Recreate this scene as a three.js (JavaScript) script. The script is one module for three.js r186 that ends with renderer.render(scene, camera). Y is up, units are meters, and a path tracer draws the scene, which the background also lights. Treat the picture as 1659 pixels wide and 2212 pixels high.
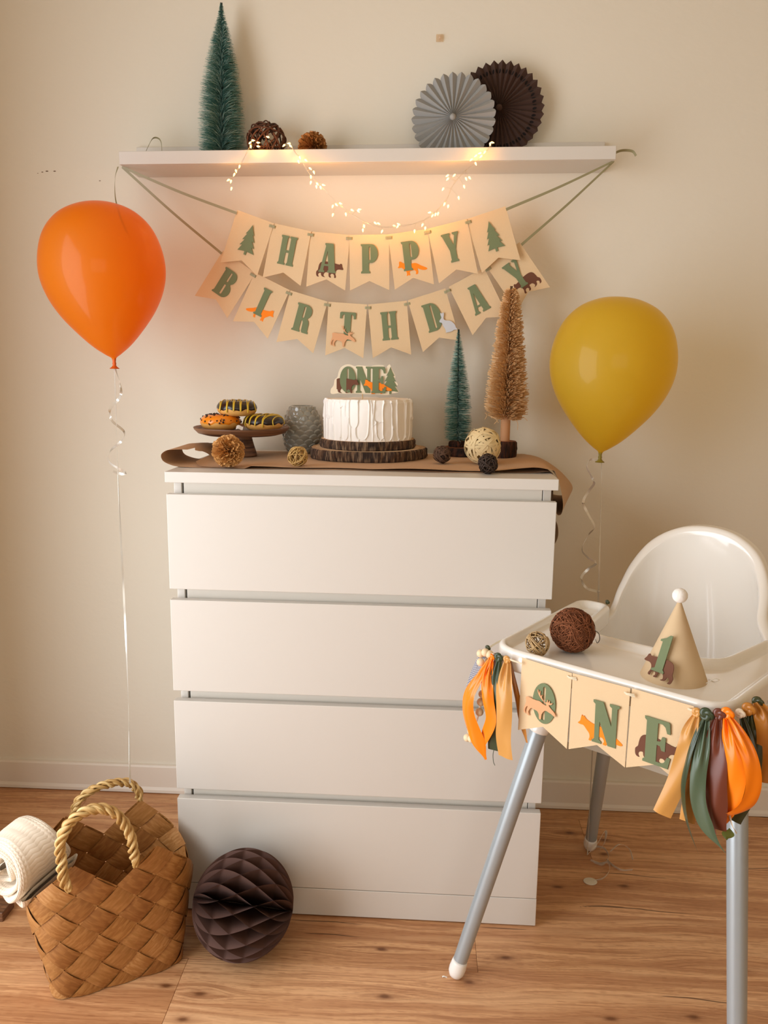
import * as THREE from 'three';
import { RoundedBoxGeometry } from 'three/addons/geometries/RoundedBoxGeometry.js';
import { RectAreaLightUniformsLib } from 'three/addons/lights/RectAreaLightUniformsLib.js';
import { mergeGeometries, mergeVertices, toCreasedNormals } from 'three/addons/utils/BufferGeometryUtils.js';

// ------------------------------------------------------------------ camera, sky, daylight, exposure
const scene = new THREE.Scene();
const camera = new THREE.PerspectiveCamera(65.62, 1659 / 2212, 0.05, 60);
camera.position.set(0.0742, 1.2105, 2.0922);
camera.rotation.set(-0.177, 0.0495, 0.0126, 'YXZ');
const renderer = new THREE.WebGLRenderer({ antialias: true });
renderer.toneMapping = THREE.LinearToneMapping;
renderer.toneMappingExposure = 1.03;
renderer.shadowMap.enabled = true;
renderer.shadowMap.type = THREE.PCFSoftShadowMap;
scene.background = new THREE.Color(0.80, 0.88, 1.0);           // overcast sky seen through the window
RectAreaLightUniformsLib.init();
const ROOM = { l: -1.2, r: 2.5, f: 4.3, h: 2.6 };
const WIN = { z0: 0.74, z1: 2.3, y0: 0.06, y1: 2.0 };        // window in the left wall
const UNSEEN_WIN2 = { x0: -0.6, x1: 1.5, y0: 0.5, y1: 2.2 };                 // unseen window behind the camera, placed to lift the frontal shadows
const daylight = new THREE.RectAreaLight(new THREE.Color(0.97, 1, 1.03), 4.2, WIN.z1 - WIN.z0 - 0.1, WIN.y1 - WIN.y0 - 0.1);
daylight.position.set(ROOM.l + 0.03, (WIN.y0 + WIN.y1) / 2, (WIN.z0 + WIN.z1) / 2);
daylight.lookAt(5, daylight.position.y, daylight.position.z);
daylight.name = 'window_daylight';
scene.add(daylight);
const frontlight = new THREE.RectAreaLight(new THREE.Color(1, 0.87, 0.64), 1.0, UNSEEN_WIN2.x1 - UNSEEN_WIN2.x0 - 0.1, UNSEEN_WIN2.y1 - UNSEEN_WIN2.y0 - 0.1);  // out of view; softens shadows on the chest front and back wall
frontlight.position.set((UNSEEN_WIN2.x0 + UNSEEN_WIN2.x1) / 2, (UNSEEN_WIN2.y0 + UNSEEN_WIN2.y1) / 2, ROOM.f - 0.03);
frontlight.lookAt(frontlight.position.x, frontlight.position.y, 0);
frontlight.name = 'unseen_rear_window_light';
scene.add(frontlight);

// ------------------------------------------------------------------ helpers
const V = (x, y, z) => new THREE.Vector3(x, y, z);
let seed = 12345;
const rnd = () => { seed = (seed * 1664525 + 1013904223) >>> 0; return seed / 4294967296; };
const rr = (a, b) => a + (b - a) * rnd();
const lerp = (a, b, t) => a + (b - a) * t;
const clamp = (x, a, b) => Math.min(b, Math.max(a, x));
const smooth = (a, b, x) => { const t = clamp((x - a) / (b - a), 0, 1); return t * t * (3 - 2 * t); };
const taken = {};
function numbered(name) { const n = taken[name] = (taken[name] ?? -1) + 1; return n ? `${name}_${String(n).padStart(3, '0')}` : name; }
function tag(o, label, category, group) { o.userData.label = label; o.userData.category = category; if (group) o.userData.group = group; return o; }
function thing(name, label, category, pos = [0, 0, 0], turn = 0, group) {
  const o = new THREE.Group(); o.name = numbered(name); o.position.set(...pos); o.rotation.y = turn; scene.add(o);
  return tag(o, label, category, group);
}
function part(name, geo, mat, parent, label) {
  const m = new THREE.Mesh(geo, mat); m.name = name; m.castShadow = m.receiveShadow = true; parent.add(m);
  if (label) m.userData.label = label;
  return m;
}
function struct(name, geo, mat, parent = scene) { const m = part(name, geo, mat, parent); if (parent === scene) m.userData.kind = 'structure'; return m; }
const mat = (hex, roughness = 0.7, extra = {}) => new THREE.MeshStandardMaterial({ color: hex, roughness, side: THREE.DoubleSide, ...extra });
const phys = (hex, roughness = 0.5, extra = {}) => new THREE.MeshPhysicalMaterial({ color: hex, roughness, side: THREE.DoubleSide, ...extra });
function merge(list) {
  const out = list.map((g) => {
    const h = g.index ? g.toNonIndexed() : g.clone();
    for (const k of Object.keys(h.attributes)) if (!['position', 'normal', 'uv'].includes(k)) h.deleteAttribute(k);
    if (!h.attributes.uv) h.setAttribute('uv', new THREE.BufferAttribute(new Float32Array(h.attributes.position.count * 2), 2));
    if (!h.attributes.normal) h.computeVertexNormals();
    return h;
  });
  return out.length === 1 ? out[0] : mergeGeometries(out);
}
const moved = (g, x, y, z) => g.translate(x, y, z);
function box(w, h, d, x = 0, y = 0, z = 0, r = 0.0015) { return new RoundedBoxGeometry(w, h, d, 2, Math.min(r, w / 2.1, h / 2.1, d / 2.1)).translate(x, y, z); }
function tube(pts, r, seg = 40, rad = 6, closed = false) { return new THREE.TubeGeometry(new THREE.CatmullRomCurve3(pts, closed, 'centripetal'), seg, r, rad, closed); }
function lathe(pts, seg = 48) { return new THREE.LatheGeometry(pts.map((p) => new THREE.Vector2(p[0], p[1])), seg); }
function splinePts(pts, n) { return new THREE.CatmullRomCurve3(pts, false, 'centripetal').getPoints(n); }
// a grid of points p(i, j) as one smooth surface; uv in metres along both ways unless given
function grid(nu, nv, f, closeU = false) {
  const pos = [], uv = [], idx = [];
  for (let j = 0; j <= nv; j++) for (let i = 0; i <= nu; i++) { const p = f(i / nu, j / nv); pos.push(p.x, p.y, p.z); uv.push(p.u ?? i / nu, p.v ?? j / nv); }
  for (let j = 0; j < nv; j++) for (let i = 0; i < nu; i++) { const a = j * (nu + 1) + i, b = a + 1, c = a + nu + 1, d = c + 1; idx.push(a, b, d, a, d, c); }
  const g = new THREE.BufferGeometry();
  g.setAttribute('position', new THREE.Float32BufferAttribute(pos, 3)); g.setAttribute('uv', new THREE.Float32BufferAttribute(uv, 2)); g.setIndex(idx);
  g.computeVertexNormals();
  if (closeU) {   // same normals on both sides of the seam
    const n = g.attributes.normal;
    for (let j = 0; j <= nv; j++) { const a = j * (nu + 1), b = a + nu, v = V(n.getX(a) + n.getX(b), n.getY(a) + n.getY(b), n.getZ(a) + n.getZ(b)).normalize(); n.setXYZ(a, v.x, v.y, v.z); n.setXYZ(b, v.x, v.y, v.z); }
  }
  return g;
}
// a strip of satin: cupped across its width, puckered where it comes out of its knot
function satinStrip(pts, width, side, seg = 48, cup = 0.12, fold = 0) {
  const c = new THREE.CatmullRomCurve3(pts, false, 'centripetal'), L = c.getLength(), nw = 12, rows = [];
  for (let i = 0; i <= seg; i++) {
    const t = i / seg, p = c.getPoint(t), tan = c.getTangent(t), s = side(t, tan).clone(); s.addScaledVector(tan, -s.dot(tan)).normalize();
    rows.push([p, s, V().crossVectors(tan, s).normalize(), width(t)]);
  }
  return grid(nw, seg, (u, v) => {
    const [p, s, n, w] = rows[Math.round(v * seg)], q = u * 2 - 1, pk = 1 - smooth(0.08, 0.4, v);
    const d = w * (cup * (1 - q * q) * (0.6 + 0.4 * Math.sin(v * 7 + fold)) + 0.16 * pk * Math.cos(q * 7 + fold) + 0.03 * Math.sin(q * 3 + v * 9 + fold));
    const P = p.clone().addScaledVector(s, q * w / 2).addScaledVector(n, d);
    return { x: P.x, y: P.y, z: P.z, u: v * L, v: u * 0.02 };
  });
}
// a flat band swept along a path: side(t, tangent) gives the direction of its width; with a real thickness
function band(pts, width, side, seg = 40, thick = 0.0004) {
  const c = new THREE.CatmullRomCurve3(pts, false, 'centripetal'), len = c.getLength();
  const ring = [];
  for (let i = 0; i <= seg; i++) {
    const t = i / seg, p = c.getPoint(t), tan = c.getTangent(t);
    const s = (typeof side === 'function' ? side(t, tan) : side).clone(); s.addScaledVector(tan, -s.dot(tan)).normalize();
    const n = V(0, 0, 0).crossVectors(tan, s).normalize(), w = (typeof width === 'function' ? width(t) : width) / 2;
    ring.push([[1, 1], [-1, 1], [-1, -1], [1, -1], [1, 1]].map(([a, b]) => p.clone().addScaledVector(s, a * w).addScaledVector(n, b * thick / 2)));
  }
  const pos = [], uv = [], idx = [];
  ring.forEach((r, i) => { for (let k = 0; k < 4; k++) { pos.push(...r[k].toArray(), ...r[k + 1].toArray()); const ww = k % 2 ? 0 : 0.02; uv.push(i / seg * len, 0, i / seg * len, ww); } });
  for (let i = 0; i < seg; i++) for (let k = 0; k < 4; k++) { const a = i * 8 + k * 2, b = a + 8; idx.push(a, a + 1, b + 1, a, b + 1, b); }
  const g = new THREE.BufferGeometry();
  g.setAttribute('position', new THREE.Float32BufferAttribute(pos, 3)); g.setAttribute('uv', new THREE.Float32BufferAttribute(uv, 2)); g.setIndex(idx); g.computeVertexNormals();
  return g;
}
function extrude(shape, depth, bevel = 0, seg = 10) {
  return new THREE.ExtrudeGeometry(shape, { depth: depth - 2 * bevel, bevelEnabled: bevel > 0, bevelThickness: bevel, bevelSize: bevel, bevelOffset: -bevel, bevelSegments: 2, curveSegments: seg }).translate(0, 0, bevel);
}
const poly = (pts, holes = []) => { const s = new THREE.Shape(pts.map((p) => new THREE.Vector2(...p))); for (const h of holes) s.holes.push(new THREE.Path(h.map((p) => new THREE.Vector2(...p)))); return s; };
function splineShape(pts, n = 3) {   // a closed smooth outline through the points
  const c = new THREE.CatmullRomCurve3(pts.map((p) => V(p[0], p[1], 0)), true, 'centripetal');
  return new THREE.Shape(c.getPoints(pts.length * n).slice(0, -1).map((p) => new THREE.Vector2(p.x, p.y)));
}

// ------------------------------------------------------------------ noise and textures
const hash = (x, y, s) => { let h = (x * 374761393 + y * 668265263 + s * 1442695041) | 0; h = Math.imul(h ^ (h >>> 13), 1274126177); return ((h ^ (h >>> 16)) >>> 0) / 4294967296; };
function vnoise(x, y, s = 0, px = 0, py = 0) {
  const xi = Math.floor(x), yi = Math.floor(y), fx = x - xi, fy = y - yi, ux = fx * fx * (3 - 2 * fx), uy = fy * fy * (3 - 2 * fy);
  const wx = (k) => px ? ((k % px) + px) % px : k, wy = (k) => py ? ((k % py) + py) % py : k;
  const a = hash(wx(xi), wy(yi), s), b = hash(wx(xi + 1), wy(yi), s), c = hash(wx(xi), wy(yi + 1), s), d = hash(wx(xi + 1), wy(yi + 1), s);
  return a + (b - a) * ux + (c - a) * uy + (a - b - c + d) * ux * uy;
}
function fbm(x, y, s = 0, oct = 4, px = 0, py = 0) { let v = 0, a = 0.5, f = 1, n = 0; for (let o = 0; o < oct; o++) { v += a * vnoise(x * f, y * f, s + o * 17, px * f, py * f); n += a; a *= 0.5; f *= 2; } return v / n; }
function texture(w, h, f, srgb = true, rx = 1, ry = 1) {
  const d = new Uint8Array(w * h * 4);
  for (let y = 0; y < h; y++) for (let x = 0; x < w; x++) { const c = f(x / w, y / h); const k = (y * w + x) * 4; for (let i = 0; i < 3; i++) d[k + i] = clamp(Math.round((c.length ? c[i] : c) * 255), 0, 255); d[k + 3] = 255; }
  const t = new THREE.DataTexture(d, w, h, THREE.RGBAFormat);
  t.magFilter = THREE.LinearFilter; t.minFilter = THREE.LinearMipmapLinearFilter; t.generateMipmaps = true; t.wrapS = t.wrapT = THREE.RepeatWrapping; t.repeat.set(rx, ry);
  if (srgb) t.colorSpace = THREE.SRGBColorSpace;
  t.needsUpdate = true;
  return t;
}
const mixc = (a, b, t) => [lerp(a[0], b[0], t), lerp(a[1], b[1], t), lerp(a[2], b[2], t)];
const hex = (h) => [(h >> 16 & 255) / 255, (h >> 8 & 255) / 255, (h & 255) / 255];
const grainBump = texture(256, 256, (x, y) => fbm(x * 32, y * 32, 5, 3, 32, 32), false);
const fineBump = (r) => { const t = grainBump.clone(); t.repeat.set(r, r); t.needsUpdate = true; return t; };

// ------------------------------------------------------------------ materials
const M = {
  wall: mat(0xe6dfcf, 0.92, { bumpMap: fineBump(9), bumpScale: 0.0004 }),
  room: mat(0xdcc9a4, 0.9), ceil: mat(0xe4d8c0, 0.9),
  trim: mat(0xe6ddd0, 0.45),
  white: phys(0xd9d3ca, 0.38, { bumpMap: fineBump(40), bumpScale: 0.00003 }),
  whiteIn: phys(0xebe5da, 0.45),
  gap: mat(0x5a5248, 0.8),
  plastic: phys(0xf4efe6, 0.16, { clearcoat: 0.6, clearcoatRoughness: 0.06 }),
  steel: phys(0xaab2b6, 0.33, { metalness: 0.3 }),
  foot: phys(0xf4f0ea, 0.35),
  card: mat(0xe2c59c, 0.9, { bumpMap: fineBump(60), bumpScale: 0.00025 }),
  cardEdge: mat(0xf2e3c8, 0.9),
  green: mat(0x77835f, 0.85, { bumpMap: fineBump(60), bumpScale: 0.00012 }),
  bear: mat(0x6d432f, 0.85), fox: mat(0xff8a12, 0.8), elk: mat(0xdfa77a, 0.85), rabbit: mat(0xc9ccd2, 0.85),
  sage: phys(0x9a9470, 0.45, { sheen: 0.4, sheenRoughness: 0.4, sheenColor: new THREE.Color(0.7, 0.7, 0.5) }),
};
// ------------------------------------------------------------------ the room
const R = ROOM;
struct('wall_back', box(R.r - R.l + 0.4, R.h + 0.1, 0.12, (R.l + R.r) / 2, R.h / 2 - 0.05, -0.06, 0.001), M.wall);
struct('wall_right', box(0.12, R.h + 0.1, R.f + 0.3, R.r + 0.06, R.h / 2 - 0.05, R.f / 2, 0.001), M.room);
{
  const z = R.f + 0.06, W = UNSEEN_WIN2, xa = R.l - 0.2, xb = R.r + 0.2;
  struct('wall_front', merge([box(W.x0 - xa, R.h + 0.1, 0.12, (xa + W.x0) / 2, R.h / 2 - 0.05, z, 0.001), box(xb - W.x1, R.h + 0.1, 0.12, (xb + W.x1) / 2, R.h / 2 - 0.05, z, 0.001),
    box(W.x1 - W.x0, W.y0 + 0.1, 0.12, (W.x0 + W.x1) / 2, W.y0 / 2 - 0.05, z, 0.001), box(W.x1 - W.x0, R.h - W.y1, 0.12, (W.x0 + W.x1) / 2, (R.h + W.y1) / 2, z, 0.001)]), M.room);
  const w = struct('unseen_window_2', merge([box(W.x1 - W.x0, 0.06, 0.06, (W.x0 + W.x1) / 2, W.y0 + 0.03, z, 0.004), box(W.x1 - W.x0, 0.06, 0.06, (W.x0 + W.x1) / 2, W.y1 - 0.03, z, 0.004),
    box(0.06, W.y1 - W.y0 - 0.12, 0.06, W.x0 + 0.03, (W.y0 + W.y1) / 2, z, 0.004), box(0.06, W.y1 - W.y0 - 0.12, 0.06, W.x1 - 0.03, (W.y0 + W.y1) / 2, z, 0.004)]), M.trim);  // frame round the unseen rear light
  part('pane', box(W.x1 - W.x0 - 0.12, W.y1 - W.y0 - 0.12, 0.006, (W.x0 + W.x1) / 2, (W.y0 + W.y1) / 2, z, 0.001), phys(0xffffff, 0.02, { transmission: 1, thickness: 0 }), w);
}
struct('ceiling', box(R.r - R.l + 0.4, 0.12, R.f + 0.3, (R.l + R.r) / 2, R.h + 0.06, R.f / 2, 0.001), M.ceil);
{
  const x = R.l - 0.06, W = WIN;
  struct('wall_left', merge([
    box(0.12, R.h + 0.1, W.z0 + 0.1, x, R.h / 2 - 0.05, (W.z0 - 0.1) / 2, 0.001), box(0.12, R.h + 0.1, R.f - W.z1 + 0.1, x, R.h / 2 - 0.05, (R.f + 0.1 + W.z1) / 2, 0.001),
    box(0.12, W.y0 + 0.1, W.z1 - W.z0, x, W.y0 / 2 - 0.05, (W.z0 + W.z1) / 2, 0.001), box(0.12, R.h - W.y1, W.z1 - W.z0, x, (R.h + W.y1) / 2, (W.z0 + W.z1) / 2, 0.001)]), M.room);
  const w = struct('window_1', merge([
    box(0.06, 0.06, W.z1 - W.z0, x, W.y0 + 0.03, (W.z0 + W.z1) / 2, 0.004), box(0.06, 0.06, W.z1 - W.z0, x, W.y1 - 0.03, (W.z0 + W.z1) / 2, 0.004),
    box(0.06, W.y1 - W.y0 - 0.12, 0.06, x, (W.y0 + W.y1) / 2, W.z0 + 0.03, 0.004), box(0.06, W.y1 - W.y0 - 0.12, 0.06, x, (W.y0 + W.y1) / 2, W.z1 - 0.03, 0.004)]), M.trim);
  part('pane', box(0.006, W.y1 - W.y0 - 0.12, W.z1 - W.z0 - 0.12, x - 0.005, (W.y0 + W.y1) / 2, (W.z0 + W.z1) / 2, 0.001), phys(0xffffff, 0.02, { transmission: 1, thickness: 0 }), w);
  // unseen gathered drape, out of view, placed to darken the left of the back wall
  part('unseen_curtain', grid(60, 6, (u, v) => ({ x: R.l + 0.05 + 0.035 * Math.sin(u * 31), y: 0.03 + v * 2.45, z: 0.62 + 0.12 * u + 0.012 * Math.cos(u * 31), u: u * 0.6, v: v * 2.45 })), mat(0xd8cbb6, 0.95), w);
  part('window_sill', box(0.05, 0.03, W.z1 - W.z0 + 0.1, R.l + 0.02, W.y0 - 0.015, (W.z0 + W.z1) / 2, 0.006), M.trim, w);
}
// skirting board with a rounded lip and a soft foot strip
{
  const s = new THREE.Shape([[0, 0.002], [0.017, 0.002], [0.0165, 0.010], [0.0125, 0.018], [0.012, 0.078], [0.009, 0.083], [0, 0.084]].map((p) => new THREE.Vector2(...p)));
  const len = R.r - R.l - 0.02;
  struct('baseboard_back', new THREE.ExtrudeGeometry(s, { depth: len, bevelEnabled: false }).rotateY(-Math.PI / 2).translate(R.l + 0.01 + len, 0, 0), M.trim);
}
// oak floor: every plank its own piece, a narrow bevel round each
function plankTexture(s) {
  const knots = [];
  const n = 3 + Math.floor(hash(s, 1, 9) * 4);
  for (let i = 0; i < n; i++) knots.push([hash(s, i, 1) * 1.38, 0.02 + hash(s, i, 2) * 0.155, 0.035 + hash(s, i, 3) * 0.05, 0.006 + hash(s, i, 4) * 0.012]);
  const cracks = [];
  for (let i = 0; i < 4; i++) cracks.push([hash(s, i, 11) * 1.38, hash(s, i, 12) * 0.19, 0.05 + hash(s, i, 13) * 0.12]);
  const tone = hash(s, 5, 5) * 0.10 - 0.05;
  return texture(1280, 192, (u, v) => {
    const X = u * 1.38, Y = v * 0.193;
    let yy = Y + (fbm(X * 2.2, Y * 7, s + 40, 3) - 0.5) * 0.05 + (fbm(X * 9, Y * 30, s + 41, 2) - 0.5) * 0.006, kd = 0;
    for (const [kx, ky, a, b] of knots) {
      const dx = (X - kx) / a, dy = (Y - ky) / (b * 1.6), q = dx * dx + dy * dy;
      yy += Math.sign(Y - ky || 1) * -b * Math.exp(-q * 0.5) * 1.3;
      const ex = (X - kx) / 0.011, ey = (Y - ky) / 0.005; kd = Math.max(kd, Math.exp(-(ex * ex + ey * ey)) + 0.35 * Math.exp(-q * 1.8) * fbm(X * 90, Y * 200, s, 2));
    }
    const ring = fbm(X * 2.4, yy * 60, s + 3, 4), line = fbm(X * 7, yy * 330, s + 7, 4), pore = fbm(X * 45, Y * 1100, s + 9, 2);
    let c = mixc(hex(0xb88257), hex(0xdba878), smooth(0.25, 0.75, ring));
    c = mixc(c, hex(0x9a6640), smooth(0.50, 0.72, line) * 0.5);
    c = mixc(c, hex(0x8a5533), smooth(0.55, 0.8, pore) * 0.4);
    c = mixc(c, hex(0xe6ba8c), smooth(0.5, 0.8, fbm(X * 3, Y * 45, s + 21, 3)) * 0.35);
    c = mixc(c, hex(0x5c3218), clamp(kd, 0, 1) * 0.8);
    for (const [cx, cy, l] of cracks) {
      const t = (X - cx) / l; if (Math.abs(t) < 1) { const y0 = cy + (fbm(X * 8, 3.3, s + 60, 2) - 0.5) * 0.02, w = 0.0011 * (1 - t * t); c = mixc(c, hex(0x2c170b), Math.exp(-Math.pow((Y - y0) / w, 2)) * 0.85); }
    }
    return [c[0] + tone, c[1] + tone, c[2] + tone];
  });
}
{
  const floor = struct('floor', box(R.r - R.l + 0.4, 0.1, R.f + 0.4, (R.l + R.r) / 2, -0.062, R.f / 2, 0.001), mat(0x4a2d18, 0.9));
  const mats = [];
  for (let s = 0; s < 8; s++) { const t = plankTexture(s * 7 + 3); mats.push(phys(0xffffff, 0.42, { map: t, bumpMap: t, bumpScale: 0.0006, roughness: 0.46 })); }
  const W = 0.195, L = 1.38;
  const sh = (len) => {
    const g = extrude(poly([[0.0002, 0.0002], [len - 0.0002, 0.0002], [len - 0.0002, W - 0.0002], [0.0002, W - 0.0002]]), 0.012, 0.0009, 2);
    const uv = g.attributes.uv, p = g.attributes.position; for (let i = 0; i < uv.count; i++) uv.setXY(i, p.getX(i) / L, p.getY(i) / 0.193 * 0.99);
    return g.rotateX(-Math.PI / 2).translate(0, -0.012, 0);
  };
  const full = sh(L), cache = {};
  const offs = { 0: 0.207, 1: -0.393, '-1': 0.95, '-2': -0.86 };   // where a joint shows in the rows about the cupboard
  for (let k = -4; k * W + 0.65 < R.f + 0.1; k++) {
    const z1 = 0.65 + k * W;                     // front edge of the row
    let x = (offs[k] ?? hash(k + 50, 3, 3) * L) % L; while (x > R.l) x -= L;
    let i = 0;
    for (; x < R.r; x += L, i++) {
      const a = Math.max(x, R.l), b = Math.min(x + L, R.r); if (b - a < 0.03 || z1 < 0.02) continue;
      const key = (b - a).toFixed(3), g = b - a > L - 0.001 ? full : cache[key] ??= sh(b - a);
      const m = part('plank', g, mats[Math.floor(hash(k + 31, i, 77) * mats.length)], floor); m.position.set(a, 0, z1);
    }
  }
}
// a little clear stick-on hook left on the wall
{
  const t = thing('adhesive_hook', 'small clear adhesive hook stuck high on the bare wall above the shelf', 'hook', [0.091, 2.0, 0]);
  const clear = phys(0xfbf3e8, 0.12, { transmission: 0.9, thickness: 0 });
  part('backing_plate', box(0.018, 0.017, 0.0025, 0, 0, 0.0015, 0.001), clear, t);
  part('hook', tube([V(0, 0.006, 0.003), V(0, 0.001, 0.005), V(0, -0.005, 0.009), V(0, -0.004, 0.014), V(0, 0.001, 0.015)], 0.0026, 16, 8), clear, t);
  const chips = part('paint_chip_marks', merge([[-0.91, 1.695, 0.0016], [-0.898, 1.697, 0.0022], [-0.878, 1.697, 0.002], [-0.922, 1.692, 0.001], [-0.762, 1.674, 0.0014]].map(([x, y, r]) => new THREE.CircleGeometry(r, 7).scale(1.8, 0.7, 1).translate(x, y, 0.0004))), mat(0x7a6450, 0.9), scene); chips.userData.kind = 'stuff';
  tag(chips, 'row of tiny dark chips in the wall paint left of the shelf end', 'chip');
}

// ------------------------------------------------------------------ chest of drawers
const CH = { x0: -0.4557, z: 0.505, yaw: -0.0057 };
{
  const t = thing('chest_of_drawers', 'tall plain white chest with four handleless drawers standing against the wall', 'chest of drawers', [CH.x0 + 0.4, 0, CH.z], CH.yaw);
  const w = 0.8, side = 0.0165, ins = 0.010;
  part('top_panel', box(w, 0.0226, 0.48, 0, 0.9887, -0.24), M.white, t);
  for (const s of [-1, 1]) part('side_panel', box(side, 0.975, 0.455, s * (w / 2 - ins - side / 2), 0.4895, -0.2535), M.white, t);
  part('back_panel', box(w - 0.06, 0.965, 0.004, 0, 0.49, -0.474), M.whiteIn, t);
  part('plinth', box(w - 0.003, 0.0655, 0.018, 0, 0.0355, -0.0095), M.white, t);
  const glide = mat(0x6b6f70, 0.6); for (const s of [-1, 1]) part('floor_glide', box(0.07, 0.006, 0.10, s * (w / 2 - 0.05), 0.001, -0.06), glide, t);
  const D = [[0.9537, 0.7517], [0.7283, 0.5255], [0.503, 0.2976], [0.2746, 0.0698]];
  D.forEach(([a, b], i) => {
    const d = new THREE.Group(); d.name = 'drawer'; t.add(d);
    part('drawer_front', box(w - 0.004, a - b, 0.0185, 0, (a + b) / 2, -0.00925), M.white, d);
    const gapTop = i ? D[i - 1][1] : 0.9774;
    part('grip_rail', box(w - 2 * ins - 2 * side - 0.005, gapTop - a + 0.03, 0.012, 0.0012, (gapTop + a) / 2 - 0.008, -0.034), M.whiteIn, d);
    part('drawer_box', merge([box(0.70, 0.12, 0.012, 0, b + 0.08, -0.43), box(0.012, 0.12, 0.38, -0.345, b + 0.08, -0.235), box(0.012, 0.12, 0.38, 0.345, b + 0.08, -0.235), box(0.70, 0.006, 0.38, 0, b + 0.023, -0.235)]), M.whiteIn, d);
  });
}
const TOP = 1.0;

// ------------------------------------------------------------------ picture ledge
const SH = { roll: 0.0099, y: 1.718, xl: -0.662, xr: 0.4997, board: 1.7035 };
const shelfY = (x) => SH.board + SH.roll * x;
{
  const t = thing('wall_shelf', 'long white picture ledge with a raised front lip fixed to the wall', 'shelf', [0, SH.y, 0]); t.rotation.z = SH.roll;
  const c = (SH.xl + SH.xr) / 2, l = SH.xr - SH.xl;
  part('front_lip', box(l, 0.0295, 0.012, c, -0.01475, 0.124), M.white, t);
  part('shelf_board', box(l, 0.0145, 0.118, c, -0.02225, 0.059), M.white, t);
  part('back_ledge', box(l - 0.004, 0.054, 0.012, c, 0.0125, 0.007), M.white, t);
}
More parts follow.
